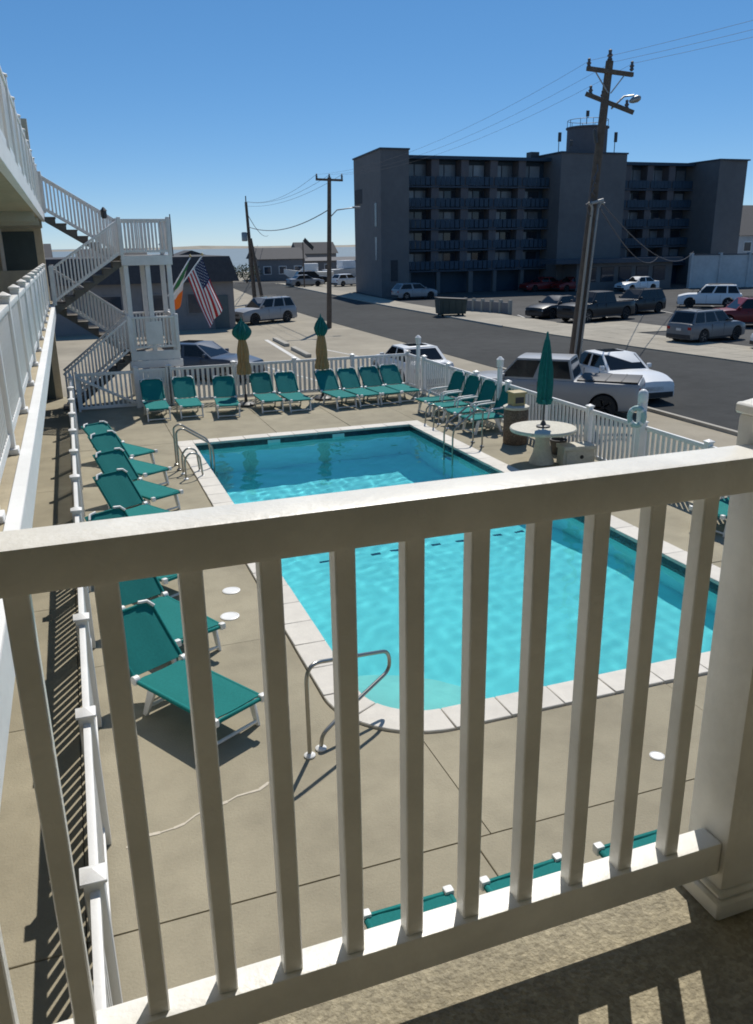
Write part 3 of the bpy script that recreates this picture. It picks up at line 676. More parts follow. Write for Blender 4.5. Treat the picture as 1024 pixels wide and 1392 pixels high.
# ------------------------------------------------------------------ table, bench, bin, parasols
tb_ = thing('concrete_table', 'round pale concrete table holding the closed teal umbrella', 'table', (9.25, 15.2, 0), 0)
obj('table_top', MB().lathe([(.58, .70), (.70, .715), (.715, .76), (.70, .79), (.04, .795)], n=36).mesh('table_top', 'table_stone', smooth=40), tb_)
obj('pedestal', MB().lathe([(.27, 0), (.27, .05), (.20, .22), (.15, .5), (.19, .66), (.30, .698)], n=24).mesh('pedestal', 'table_stone', smooth=40), tb_)
bn = thing('concrete_bench', 'square pale concrete bench beside the round table', 'bench', (10.0 - .12, 14.85, 0), R(-8))
obj('seat', MB().box(-.37, .37, -.22, .22, .34, .43).mesh('seat', 'table_stone', bevel=.015), bn)
for x in (-.28, .28): obj('leg', MB().yprism([(x - .09, 0), (x + .09, 0), (x + .07, .338), (x - .07, .338)], -.17, .17).mesh('leg', 'table_stone', bevel=.01, seg=1), bn)
obj('front_panel', MB().box(-.30, .30, -.195, -.172, .0, .338).mesh('front_panel', 'table_stone', bevel=.008, seg=1), bn)
obj('hole_shade', MB().lathe([(.045, -.199), (.045, -.1955)], (.05, .19), 12, 'y').mesh('hole_shade', 'trim'), bn)  # flat dark disc painting the shade of an opening; panel stays uncut
tp = thing('planter_pot', 'small dark pot on the deck between bench and right fence', 'pot', (10.0, 15.75, 0))
obj('pot', MB().lathe([(.13, 0), (.19, .28), (.20, .34), (.17, .34), (.15, .26)], n=16).mesh('pot', 'darkmetal', smooth=40), tp)
def closed_umbrella(t_, h, top, body_m, tip_m, split):
    obj('pole', MB().tube([(0, 0, 0), (0, 0, h - .05)], .021, 10).mesh('pole', 'darkmetal', smooth=50), t_)
    def folds(z0, r0, z1, r1, mid, m, name, n=20):
        mb = MB(); vs = []; fs = []; k = 9
        for i in range(k + 1):
            f = i / k; z = z0 + (z1 - z0) * f
            r = (r0 + (r1 - r0) * f) * (1 + mid * math.sin(PI * f))
            for j in range(n):
                a = 2 * PI * j / n; rr = r * (1.18 if j % 2 else .78) + random.uniform(-.006, .006); vs.append((rr * math.cos(a + .3 * f), rr * math.sin(a + .3 * f), z))
        for i in range(k):
            for j in range(n): fs.append((i * n + j, i * n + (j + 1) % n, (i + 1) * n + (j + 1) % n, (i + 1) * n + j))
        fs.append(tuple(range(n - 1, -1, -1))); fs.append(tuple(k * n + j for j in range(n)))
        return obj(name, mb.add(vs, fs).mesh(name, m, smooth=50), t_)
    return folds
u = thing('umbrella', 'closed teal canvas umbrella standing in the concrete table', 'umbrella', (9.25, 15.2, .795))
fo = closed_umbrella(u, 1.95, 0, 0, 0, 0)
fo(.50, .125, 1.85, .05, .55, 'teal_umb', 'canopy'); fo(.62, .155, .52, .15, 0, 'teal_umb', 'tie_band', 14)
obj('finial', MB().lathe([(.05, 1.83), (.035, 1.9), (.02, 1.96), (.028, 1.99), (.004, 2.02)], n=10).mesh('finial', 'teal_umb', smooth=50), u)
obj('base_collar', MB().lathe([(.15, .003), (.15, .03), (.07, .05), (.035, .13), (.022, .135)], n=18).mesh('base_collar', 'darkmetal', smooth=40), u)
for i, (x, y, l, w) in enumerate(((4.62, 24.55, 'closed thatched parasol with flared teal tip, left of the pair at the far fence', .25), (7.05, 24.6, 'closed thatched parasol with slim teal tip, right of the pair at the far fence', .14))):
    u = thing('thatch_parasol', l, 'umbrella', (x, y, 0), 0, 'closed thatched parasols at the far fence')
    fo = closed_umbrella(u, 2.55, 0, 0, 0, 0)
    fo(.95, .19, 1.35, .13, .1, 'thatch', 'thatch_skirt'); fo(1.25, .14, 2.08, .075, .3, 'thatch', 'canopy')
    fo(1.95, .10, 2.5, .05, 2.2 if w > .2 else 1.3, 'teal_umb', 'teal_tip'); obj('finial', MB().lathe([(.04, 2.48), (.02, 2.56), (.003, 2.62)], n=8).mesh('finial', 'teal_umb', smooth=50), u)
    obj('base', MB().lathe([(.27, 0), (.27, .06), (.2, .1), (.05, .12), (.04, .35)], n=20).mesh('base', 'darkmetal', smooth=40), u)
bi = thing('litter_bin', 'brown pebble faced litter bin beside the upright chairs', 'bin', (9.62, 17.05, 0))
obj('body', MB().lathe([(.27, 0), (.29, .03), (.29, .80), (.27, .84)], n=20).mesh('body', 'pebble', smooth=40), bi)
obj('rim', MB().lathe([(.30, .842), (.31, .86), (.31, .90), (.27, .92), (.20, .925)], n=20).mesh('rim', 'table_stone', smooth=40), bi)
obj('hood', MB().box(-.15, .15, -.15, .15, .926, 1.20).box(-.18, .18, -.18, .18, 1.201, 1.25).mesh('hood', 'lid', bevel=.012), bi)
obj('flap', MB().box(-.11, .11, -.158, -.151, .99, 1.13).mesh('flap', 'darkmetal'), bi)

# ------------------------------------------------------------------ vehicles
def make_car(label, cat, paint_m, kind, loc, rz, group=None, scale=1., name=None):
    """local +x is the front, ground at z 0"""
    P = dict(
        sedan=dict(L=4.7, W=1.82, H=1.45, xf=.82, xrf=.12, xrr=-1.02, xr=-1.72, hood=.93, nose=.72, belt=.94, deck=1.0, tail=.98, wf=1.40, wr=-1.38, r=.33, cl=.20, lift=0),
        suv=dict(L=4.65, W=1.88, H=1.70, xf=.95, xrf=.30, xrr=-1.85, xr=-2.17, hood=1.05, nose=.86, belt=1.06, deck=1.06, tail=1.04, wf=1.42, wr=-1.36, r=.37, cl=.25, lift=0),
        hatch=dict(L=4.2, W=1.78, H=1.48, xf=.95, xrf=.25, xrr=-1.55, xr=-2.0, hood=.95, nose=.74, belt=.96, deck=.98, tail=.96, wf=1.30, wr=-1.28, r=.32, cl=.2, lift=0),
        pickup=dict(L=6.0, W=1.98, H=1.90, xf=1.62, xrf=1.0, xrr=-.72, xr=-.92, hood=1.20, nose=1.08, belt=1.22, deck=1.22, tail=1.20, wf=2.02, wr=-1.90, r=.41, cl=.32, lift=0))[kind]
    t_ = thing(name or {'sedan': 'sedan_car', 'suv': 'suv_car', 'hatch': 'hatchback_car', 'pickup': 'pickup_truck'}[kind], label, cat, loc, rz, group)
    L, Wd, H = P['L'], P['W'], P['H']; hw = Wd / 2; x0, x1 = -L / 2, L / 2
    def ztop(x):
        if x > P['xf']:
            f = (x - P['xf']) / (x1 - P['xf']); return P['belt'] + (P['hood'] - P['belt']) * min(1, f * 3) if f < .33 else P['hood'] + (P['nose'] - P['hood']) * ((f - .33) / .67) ** 1.6
        if x < P['xr']:
            f = (P['xr'] - x) / max(.01, P['xr'] - x0); return P['deck'] + (P['tail'] - P['deck']) * f
        return P['belt'] + (P['deck'] - P['belt']) * max(0, (P['xf'] - x) / (P['xf'] - P['xr']))
    def zbot(x):
        z = P['cl']
        for w in (P['wf'], P['wr']):
            ra = P['r'] + .065
            if abs(x - w) < ra: z = max(z, P['r'] + math.sqrt(max(0, ra * ra - (x - w) ** 2)) * .98)
        return z
    def half(x):
        e = max(0, (abs(x) - L * .36) / (L * .14)); return hw * (1 - .14 * e ** 2)
    xs = set([x0, x0 + .05, x0 + .18, x1, x1 - .05, x1 - .18, P['xf'], P['xr'], 0, -.6, .5, (P['xf'] + x1) / 2])
    for w in (P['wf'], P['wr']):
        for k in range(-5, 6): xs.add(w + (P['r'] + .066) * math.sin(k / 5 * PI / 2))
    xs = sorted(x for x in xs if x0 <= x <= x1)
    xs = [x for i, x in enumerate(xs) if i == 0 or x - xs[i - 1] > .012]
    vs = []; fs = []
    for x in xs:
        w = half(x); zt = ztop(x); zb = min(zbot(x), zt - .12); endf = 1 if (x - x0 > .03 and x1 - x > .03) else 0
        if not endf: zt -= .10; zb += .12; w -= .03
        zm = max(zb + .04, .52 * zt + .48 * P['cl'])
        h = [(-w * .96, zb), (-w, max(zb + .01, min(zm, P['cl'] + .12))), (-w * 1.0, zm), (-w * .985, zt - .13 if zt - .13 > zm else zm + .01), (-w * .93, zt - .03), (-w * .78, zt), (0, zt + .02)]
        h[3] = (h[3][0], max(h[3][1], h[2][1] + .005)); h[4] = (h[4][0], max(h[4][1], h[3][1] + .005)); h[5] = (h[5][0], max(h[5][1], h[4][1] + .003))
        full = h + [(-a, b) for a, b in h[-2::-1]]
        vs += [(x, a, b) for a, b in full]
    k = 13
    for i in range(len(xs) - 1):
        for j in range(k): fs.append((i * k + j, i * k + (j + 1) % k, (i + 1) * k + (j + 1) % k, (i + 1) * k + j))
    fs.append(tuple(range(k))); fs.append(tuple((len(xs) - 1) * k + j for j in range(k)))
    obj('body', MB().add(vs, fs).mesh('body', paint_m, smooth=32), t_)
    # cabin
    wb, wr_ = hw * .90, hw * .74; zb_, zr = P['belt'] - .02, H - .03; zbr = P['deck'] - .02
    xa, xb, xc, xd = P['xr'], P['xrr'], P['xrf'], P['xf']
    B = lambda x, s: Vector((x, s * wb, zb_ if x > (xa + xd) / 2 else zbr)); T = lambda x, s: Vector((x, s * wr_, zr))
    mid = [xb + (xc - xb) * f for f in (0, .25, .5, .75, 1)]
    vs = []; fs = []
    st_ = [(xa, None)] + [(xa + (xd - xa) * 0, None)]
    V = []
    def ring(bx, tx, crown):
        return [Vector((bx, -wb, zb_)), Vector((tx, -wr_, zr)), Vector((tx, -wr_ * .6, zr + crown)), Vector((tx, 0, zr + crown * 1.25)), Vector((tx, wr_ * .6, zr + crown)), Vector((tx, wr_, zr)), Vector((bx, wb, zb_))]
    rings = [ring(xa + (xd - xa) * i / 4, mid[i], .035 if 0 < i < 4 else .02) for i in range(5)]
    mb = MB(); vv = [p for r_ in rings for p in r_]; ff_ = []
    for i in range(4):
        for j in range(6): ff_.append((i * 7 + j, i * 7 + j + 1, (i + 1) * 7 + j + 1, (i + 1) * 7 + j))
    ff_ += [tuple(range(7)), tuple(28 + j for j in range(7))]
    obj('cabin', mb.add(vv, ff_).mesh('cabin', paint_m, smooth=35), t_)
    def pane(name, q, inset, off=.006):
        q = [Vector(p) for p in q]
        def bl(u_, v_): return (q[0] * (1 - u_) + q[1] * u_) * (1 - v_) + (q[3] * (1 - u_) + q[2] * u_) * v_
        iu, iv, iw = inset
        c4 = [bl(iu, iv), bl(1 - iu, iv), bl(1 - iu, 1 - iw), bl(iu, 1 - iw)]
        nn = (c4[1] - c4[0]).cross(c4[3] - c4[0]).normalized()
        cen = Vector(((xa + xd) / 2, 0, zb_)); 
        if nn.dot(c4[0] - cen) < 0: nn = -nn
        c4 = [p + nn * .001 for p in c4]
        return obj(name, MB().add(c4 + [p + nn * off for p in c4], [(0, 1, 2, 3), (4, 5, 6, 7), (0, 1, 5, 4), (1, 2, 6, 5), (2, 3, 7, 6), (3, 0, 4, 7)]).mesh(name, 'glass'), t_)
    pane('windscreen', [(xd, wb, zb_), (xd, -wb, zb_), (xc, -wr_, zr), (xc, wr_, zr)], (.06, .08, .06))
    pane('rear_window', [(xa, -wb, zb_), (xa, wb, zb_), (xb, wr_, zr), (xb, -wr_, zr)], (.08, .1, .1))
    for s in (-1, 1):
        nw = 2 if kind != 'suv' else 3
        cuts = [0, .5, 1] if nw == 2 else [0, .30, .64, 1]
        for c0, c1 in zip(cuts[:-1], cuts[1:]):
            bx0, bx1 = xa + (xd - xa) * c0, xa + (xd - xa) * c1; tx0, tx1 = xb + (xc - xb) * c0, xb + (xc - xb) * c1
            pane('side_window', [(bx0, s * wb, zb_), (bx1, s * wb, zb_), (tx1, s * wr_, zr), (tx0, s * wr_, zr)], (.07, .1, .09))
    if kind in ('suv', 'sedan'):
        if kind == 'suv':
            for s in (-1, 1): obj('roof_rail', MB().tube([(xb + .1, s * wr_ * .86, zr + .03), (xb + .2, s * wr_ * .86, zr + .075), (xc - .25, s * wr_ * .86, zr + .075), (xc - .12, s * wr_ * .86, zr + .03)], .016, 6).mesh('roof_rail', 'trim'), t_)
        obj('sunroof', MB().box(xc - .95, xc - .25, -wr_ * .55, wr_ * .55, zr + .044, zr + .050).mesh('sunroof', 'glass'), t_)
    # wheels
    tyre = MB().lathe([(P['r'] * .62, -.10), (P['r'] * .94, -.105), (P['r'], -.07), (P['r'], .07), (P['r'] * .94, .105), (P['r'] * .62, .10)], n=24, axis='y').mesh('tyre', 'tyre', smooth=40)
    rm = MB(); rm.lathe([(P['r'] * .63, -.08), (P['r'] * .63, .085), (P['r'] * .55, .06), (P['r'] * .12, .05), (.03, .075)], n=24, axis='y')
    rimm = rm.mesh('rim', 'rim', smooth=30)
    spm = MB()
    for q in range(5):
        a = 2 * PI * q / 5; spm.bar((.05 * math.cos(a), .085, .05 * math.sin(a)), (P['r'] * .6 * math.cos(a), .085, P['r'] * .6 * math.sin(a)), .05, .03, (0, 1, 0))
    spk = spm.mesh('spokes', 'rim')
    for x in (P['wf'], P['wr']):
        for s in (-1, 1):
            w_ = obj('wheel', tyre, t_, (x, s * (hw - .115), P['r']), (0, 0, 0 if s > 0 else PI))
            obj('rim', rimm, w_); obj('spokes', spk, w_)
    zn = P['nose']
    def blk(name, x, y0, y1, z0, z1, m, d=.03): obj(name, MB().box(x - d, x + d, y0, y1, z0, z1).mesh(name, m, bevel=.012, seg=1), t_)
    fx, rx = x1 - .03, x0 + .02; we = hw * .84
    for s in (-1, 1):
        y0, y1 = sorted((s * we, s * we * .52))
        blk('headlight', fx - .02, y0, y1, zn - .22, zn - .11, 'lampglass', .045)
        y0, y1 = sorted((s * we * 1.0, s * we * .72)); zt_ = P['tail']
        blk('tail_light', rx + .015, y0, y1, zt_ - .30, zt_ - .14, 'red_lens', .04)
        mx_ = xd - .22; obj('mirror', MB().box(mx_ - .06, mx_ + .06, s * (hw * .93), s * (hw * .93 + .16), P['belt'] + .02, P['belt'] + .16).mesh('mirror', paint_m, bevel=.03), t_)
        for hx in ((xa + xd) / 2 - .15, (xa + xd) / 2 + .85) if kind != 'pickup' else ((xa + xd) / 2 - .1, (xa + xd) / 2 + .85):
            obj('door_seam', MB().box(hx - .006, hx + .006, s * hw * .99 - .012, s * hw * .99 + .012, P['cl'] + .14, P['belt'] - .06).mesh('door_seam', 'trim'), t_)
            obj('door_handle', MB().box(hx + .07, hx + .25, s * hw * .985 - .02, s * hw * .985 + .02, P['belt'] - .19, P['belt'] - .16).mesh('door_handle', paint_m), t_)
        obj('sill', MB().box(P['wr'] + P['r'] + .08, P['wf'] - P['r'] - .08, s * hw * .97 - .02, s * hw * .97 + .025, P['cl'] - .03, P['cl'] + .08).mesh('sill', 'trim', bevel=.01, seg=1), t_)
    blk('grille', fx, -we * .48, we * .48, zn - .28, zn - .12, 'trim'); blk('front_bumper', fx, -we * .95, we * .95, P['cl'] + .02, P['cl'] + .20, 'trim', .05)
    blk('rear_bumper', rx, -we * .98, we * .98, P['cl'] + .05, P['cl'] + .24, 'trim', .05); blk('number_plate', rx - .012, -.16, .16, P['tail'] - .36, P['tail'] - .22, 'white_wall', .025)
    obj('underbody', MB().box(x0 + .2, x1 - .2, -hw * .8, hw * .8, P['cl'] - .05, P['cl'] + .25).mesh('underbody', 'trim'), t_)
    if kind == 'pickup':
        obj('bed_cover', MB().box(x0 + .09, xa - .08, -hw * .84, hw * .84, P['tail'] + .005, P['tail'] + .05).mesh('bed_cover', 'trim', bevel=.015), t_)
        for q in range(3): obj('cover_rib', MB().box(xa - .5 - q * .5, xa - .46 - q * .5, -hw * .8, hw * .8, P['tail'] + .051, P['tail'] + .064).mesh('cover_rib', 'trim'), t_)
    t_.scale = (scale,) * 3
    return t_
D = math.degrees
make_car('silver crew cab pickup with dark bed cover parked just beyond the right fence', 'pickup truck', 'p_silver', 'pickup', (13.75, 22.3, GZ), R(138), scale=.92)
make_car('white car with sunroof parked at the near kerb, facing the camera', 'car', 'p_white', 'sedan', (17.5, 24.2, GZ), R(-93), scale=.98)
make_car('white sedan parked beyond the far right corner of the pool fence', 'car', 'p_white', 'sedan', (12.0, 29.6, GZ), R(90))
make_car('dark blue sedan parked beside the stair tower, sun glinting on its windscreen', 'car', 'p_navy', 'sedan', (4.75, 33.9, GZ), R(-38))
make_car('silver minivan like SUV parked alone in the near lot by the leaning pole', 'car', 'p_silver', 'suv', (12.4, 57.4, GZ), R(205))
make_car('black sedan in the far lot, left of the black pickup', 'car', 'p_black', 'sedan', (32.1, 51.9, GZ), R(200))
make_car('black pickup truck parked across the street behind the utility pole', 'pickup truck', 'p_black', 'pickup', (33.0, 48.2, GZ), R(197))
make_car('black SUV parked right of the black pickup in the far lot', 'car', 'p_black', 'suv', (38.7, 51.6, GZ), R(195))
make_car('white SUV standing alone in the middle of the far lot', 'car', 'p_white', 'suv', (46.9, 53.6, GZ), R(142))
make_car('grey SUV parked across the street at the right', 'car', 'p_grey', 'suv', (31.2, 35.6, GZ), R(12), scale=.95)
make_car('dark red SUV behind the grey SUV at the right edge', 'car', 'p_red', 'suv', (38.3, 40.5, GZ), R(160))
make_car('white car cut by the right edge of the picture', 'car', 'p_white', 'sedan', (32.6, 30.4, GZ), R(158))
make_car('silver hatchback at the corner of the dark hotel', 'car', 'p_silver', 'hatch', (31.0, 75.3, GZ), R(5))
for x, y, a, m, k, l in ((47.6, 80, 185, 'p_red', 'sedan', 'dark red car parked left at the foot of the hotel tower'), (50.3, 78.3, 185, 'p_red', 'hatch', 'red hatchback with bright bumper at the foot of the hotel tower'), (54.2, 79.2, 180, 'p_white', 'suv', 'white SUV parked under the hotel tower entrance'),
                      (55.8, 74.6, 185, 'p_white', 'sedan', 'white sedan before the hotel tower behind the utility pole'), (59.5, 79.5, 190, 'p_grey', 'sedan', 'grey sedan right of the hotel entrance canopy')):
    make_car(l, 'car', m, k, (x, y, GZ), R(a))

# ------------------------------------------------------------------ the dark hotel across the street
ht = thing('hotel', 'dark five storey hotel with teal balconies, grey end piers and a roof tank', 'hotel')
def hp(name, x0, x1, y0, y1, z0, z1, m, par=None, bevel=0): return obj(name, MB().box(x0, x1, y0, y1, z0, z1).mesh(name, m, bevel=bevel, seg=1), par or ht)
FYL, FYR = 82.0, 83.6
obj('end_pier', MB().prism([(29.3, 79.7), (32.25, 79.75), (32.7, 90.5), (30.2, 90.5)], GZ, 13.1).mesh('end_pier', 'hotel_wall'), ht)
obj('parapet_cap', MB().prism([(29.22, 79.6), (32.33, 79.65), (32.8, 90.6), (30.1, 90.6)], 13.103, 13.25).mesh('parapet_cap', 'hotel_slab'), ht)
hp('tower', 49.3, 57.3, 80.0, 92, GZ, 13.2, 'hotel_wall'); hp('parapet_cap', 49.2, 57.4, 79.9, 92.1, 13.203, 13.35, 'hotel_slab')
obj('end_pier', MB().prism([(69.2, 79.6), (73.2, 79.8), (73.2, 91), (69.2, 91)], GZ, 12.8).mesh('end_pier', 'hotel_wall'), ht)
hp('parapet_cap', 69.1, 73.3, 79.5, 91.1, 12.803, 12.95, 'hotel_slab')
# slot window and stair glazing on the left pier, tower door
w_ = hp('window', 29.9, 30.02, 86.2, 89.4, 8.6, 10.0, 'roof_dark'); w_ = hp('window', 30.3, 31.0, 79.66, 79.72, 1.0, 3.0, 'roof_dark')
for z in (6.2, 3.0): hp('window', 29.38, 29.5, 81.2, 81.75, z, z + 2.2, 'curtain')
FL = [1.85, 3.9, 5.95, 8.0, 10.05]; TOP = 12.45
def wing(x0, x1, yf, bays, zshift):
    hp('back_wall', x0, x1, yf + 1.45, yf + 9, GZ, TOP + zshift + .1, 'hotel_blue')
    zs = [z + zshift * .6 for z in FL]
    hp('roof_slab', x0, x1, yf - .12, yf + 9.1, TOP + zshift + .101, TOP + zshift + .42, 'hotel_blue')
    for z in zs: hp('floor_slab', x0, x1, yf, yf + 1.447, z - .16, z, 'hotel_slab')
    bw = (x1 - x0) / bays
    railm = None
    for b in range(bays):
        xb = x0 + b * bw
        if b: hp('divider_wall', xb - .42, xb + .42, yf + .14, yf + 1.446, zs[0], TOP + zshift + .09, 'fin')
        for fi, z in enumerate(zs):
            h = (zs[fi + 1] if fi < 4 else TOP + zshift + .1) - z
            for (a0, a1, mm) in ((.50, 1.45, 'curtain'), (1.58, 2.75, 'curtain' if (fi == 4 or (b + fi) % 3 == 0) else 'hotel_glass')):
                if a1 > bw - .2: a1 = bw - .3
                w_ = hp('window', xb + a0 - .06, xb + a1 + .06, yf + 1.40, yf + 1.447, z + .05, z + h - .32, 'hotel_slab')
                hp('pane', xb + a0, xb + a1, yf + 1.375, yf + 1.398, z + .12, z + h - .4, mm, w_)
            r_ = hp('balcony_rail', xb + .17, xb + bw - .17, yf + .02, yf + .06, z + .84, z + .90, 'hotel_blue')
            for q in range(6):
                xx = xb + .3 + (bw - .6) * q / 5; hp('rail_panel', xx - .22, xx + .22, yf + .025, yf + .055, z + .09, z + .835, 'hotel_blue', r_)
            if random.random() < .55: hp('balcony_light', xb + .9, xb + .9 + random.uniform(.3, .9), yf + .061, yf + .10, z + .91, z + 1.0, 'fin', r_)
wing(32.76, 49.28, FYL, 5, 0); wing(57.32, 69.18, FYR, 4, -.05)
hp('ground_column', 40, 40.5, FYL + .1, FYL + .6, GZ, 1.68, 'hotel_wall')
for k in range(5): hp('ground_column', 33 + k * 3.3, 33.4 + k * 3.3, FYL + .1, FYL + .5, GZ, 1.68, 'hotel_wall') if k != 2 else None
hp('entrance_canopy', 47.2, 63.0, 76.6, 79.9, 2.3, 2.75, 'hotel_slab'); hp('lobby', 50.2, 62.3, 77.4, 79.95, GZ, 2.297, 'hotel_wall')
for k in range(5): w_ = hp('window', 51.0 + k * 2.2, 52.6 + k * 2.2, 77.36, 77.398, .4, 1.9, 'trim'); hp('pane', 51.06 + k * 2.2, 52.54 + k * 2.2, 77.335, 77.358, .46, 1.84, 'hotel_glass', w_)
tk = obj('roof_tank', MB().lathe([(2.15, 13.36), (2.15, 16.0), (2.3, 16.05), (2.3, 16.2), (.3, 16.4)], (54.8, 84), 24).mesh('roof_tank', 'fin', smooth=35), ht)
for a in range(10): obj('tank_rail', MB().tube([(54.8 + 2.15 * math.cos(a * .628), 84 + 2.15 * math.sin(a * .628), 16.2), (54.8 + 2.15 * math.cos(a * .628), 84 + 2.15 * math.sin(a * .628), 16.9)], .03, 5).mesh('tank_rail', 'darkmetal'), tk)
obj('tank_rail', MB().tube([(54.8 + 2.15 * math.cos(a * .314), 84 + 2.15 * math.sin(a * .314), 16.9) for a in range(20)], .03, 5, True).mesh('tank_rail', 'darkmetal'), tk)
for x, y, z0, h in ((50.1, 82, 13.36, 2.0), (53.6, 82.4, 16.3, 1.3), (55.6, 82.4, 16.3, 1.4), (57.0, 82, 13.36, 2.2), (51.2, 81.5, 13.36, 1.2)):
    a_ = obj('antenna', MB().tube([(x, y, z0), (x, y, z0 + h)], .045, 6).mesh('antenna', 'darkmetal'), ht)
    obj('antenna_panel', MB().box(x - .17, x + .17, y - .2, y - .05, z0 + h * .55, z0 + h).mesh('antenna_panel', 'darkmetal', bevel=.03), a_)
hp('roof_vent', 48.0, 49.0, 84, 85, TOP + .43, TOP + 1.2, 'darkmetal')

# ------------------------------------------------------------------ poles and wires
def pole(label, base, top, r0, r1, n=10, name='utility_pole', cat='utility pole'):
    t_ = thing(name, label, cat, base, 0, 'utility poles along the street'); d = Vector(top) - Vector(base)
    obj('shaft', MB().tube([d * (i / 6) for i in range(7)], [r0 + (r1 - r0) * i / 6 for i in range(7)], n).mesh('shaft', 'wood_pole', smooth=50), t_)
    return t_, d
def insul(par, p, s=1.): obj('insulator', MB().lathe([(.03 * s, 0), (.075 * s, .05 * s), (.045 * s, .10 * s), (.08 * s, .15 * s), (.04 * s, .2 * s), (.05 * s, .27 * s), (.01 * s, .3 * s)], n=8).mesh('insulator', 'wire', smooth=40), par, p)
PB = Vector((16.42, 25.3, GZ)); PT = Vector((16.98, 25.0, 10.0))
p1, d = pole('tall leaning utility pole with crossarms behind the parked cars at the near kerb', PB, PT, .19, .12)
def at1(z): return d * ((z - GZ) / (PT.z - GZ))
c = at1(9.68); ca = obj('crossarm', MB().bar(c + Vector((-.86, -.1, .05)), c + Vector((.86, -.1, -.05)), .11, .13).mesh('crossarm', 'wood_pole', bevel=.01, seg=1), p1)
for x in (-.80, .80): insul(ca, c + Vector((x, -.1, .05)))
insul(p1, d + Vector((0, 0, -.02)), 1.2)
for sgn in (-1, 1): obj('brace', MB().bar(c + Vector((sgn * .55, -.13, -.05)), c + Vector((sgn * .05, -.13, -.62)), .03, .03).mesh('brace', 'galv'), p1)
c = at1(8.72); ca = obj('crossarm', MB().bar(c + Vector((-.50, .35, .38)), c + Vector((.78, -.5, -.25)), .13, .13).mesh('crossarm', 'wood_pole', bevel=.01, seg=1), p1)
for f in (.1, .35, .85): insul(ca, c + Vector((-.50, .35, .38)) * (1 - f) + Vector((.78, -.5, -.25)) * f)
obj('lamp_arm', MB().tube([c + Vector((.2, -.1, -.1)), c + Vector((.55, -.25, .25)), c + Vector((.85, -.35, .28))], .03, 6).mesh('lamp_arm', 'galv', smooth=50), p1)
obj('lamp_head', MB().lathe([(.04, -.26), (.09, -.16), (.11, 0), (.07, .09), (.02, .12)], n=12).mesh('lamp_head', 'galv', smooth=40), p1, c + Vector((.95, -.4, .18)), (R(20), R(70), 0))
c = at1(7.6); obj('cut_out', MB().lathe([(.06, 0), (.07, .3), (.03, .42)], n=8).mesh('cut_out', 'darkmetal', smooth=40), p1, c + Vector((-.2, -.1, 0)), (0, R(-14), 0))
for k, s in ((0, -1), (1, 1)):
    obj('riser_pipe', MB().tube([at1(GZ + .05) + Vector((.10 * s, -.20, 0)), at1(5.6) + Vector((.11 * s, -.19, 0)), at1(5.75) + Vector((.2 * s, -.2, .05)), at1(5.8) + Vector((.3 * s, -.25, -.05))], .045, 8).mesh('riser_pipe', 'galv', smooth=50), p1)
obj('cable_clamp', MB().bar(at1(5.75) + Vector((-.25, -.2, 0)), at1(5.75) + Vector((.28, -.2, .12)), .09, .10).mesh('cable_clamp', 'galv', bevel=.02), p1)
for k in range(4):
    a = at1(5.9 + .35 * k); obj('cable_loop', MB().tube([a + Vector((-.1, -.15, 0)), a + Vector((-.42 + .1 * k, -.25, -.18)), a + Vector((-.30, -.25, -.45)), a + Vector((-.1, -.16, -.6))], .02, 6).mesh('cable_loop', 'wire', smooth=60), p1)
p2, d2 = pole('upright utility pole with one crossarm in the middle distance left of the hotel', (15.35, 51.6, GZ), (15.62, 51.5, 8.45), .17, .12)
ca = obj('crossarm', MB().bar(d2 + Vector((-.85, 0, -.12)), d2 + Vector((.85, 0, -.16)), .12, .13).mesh('crossarm', 'wood_pole', bevel=.01, seg=1), p2)
for x in (-.8, 0, .8): insul(ca, d2 + Vector((x, 0, -.09)))
obj('lamp_arm', MB().tube([d2 * .74, d2 * .77 + Vector((.5, 0, .2)), d2 * .78 + Vector((1.6, 0, .25))], .035, 6).mesh('lamp_arm', 'galv', smooth=50), p2)
obj('lamp_head', MB().box(1.5, 2.0, -.12, .12, 0, .12).mesh('lamp_head', 'galv', bevel=.04), p2, d2 * .78 + Vector((0, 0, .2)))
p3, d3 = pole('tall leaning pole far down the street, left of the leaning pair', (16.08, 77.9, GZ), (15.78, 77.9, 8.3), .20, .12)
obj('pole_top_pin', MB().tube([d3, d3 + Vector((0, 0, .5))], .05, 6).mesh('pole_top_pin', 'wire'), p3)
p4, d4 = pole('leaning brace pole propped against the far street pole', (16.75, 77.5, GZ), (15.98, 77.75, 5.2), .17, .13)
obj('transformer', MB().lathe([(.2, 0), (.26, .05), (.26, .7), (.2, .78)], n=12).mesh('transformer', 'galv', smooth=40), p3, d3 * .62 + Vector((-.45, -.1, 0)))
def wire(label, a, b, sag, r=.0045):
    a = Vector(a); b = Vector(b); pts = [a + (b - a) * (i / 16) - Vector((0, 0, sag * 4 * (i / 16) * (1 - i / 16))) for i in range(17)]
    tag(obj('overhead_wire', MB().tube(pts, r, 5).mesh('overhead_wire', 'wire', smooth=60)), label, 'wire', 'overhead wires')
for x, l in ((-.8, 'left'), (.05, 'middle'), (.8, 'right')):
    q = PB + at1(9.95) + Vector((x, -.1, 0))
    wire('thin %s overhead line from the leaning pole to the mid distance pole' % l, q, (15.6 + x, 51.5, 8.6), .7)
    wire('thin %s overhead line from the leaning pole out past the right edge of the picture' % l, q, (18.5 + x, -14, 10.1), .6)
    wire('thin %s overhead line between the mid distance pole and the far leaning pole' % l, (15.6 + x, 51.5, 8.6), (15.78, 78 + x, 8.3 - .3 * (x > .5)), .6, .01)
wire('dark service cable from the leaning pole to the low white wall right of the hotel', PB + at1(5.8) + Vector((.2, -.2, 0)), (63.2, 75.3, 3.3), 1.4, .022)
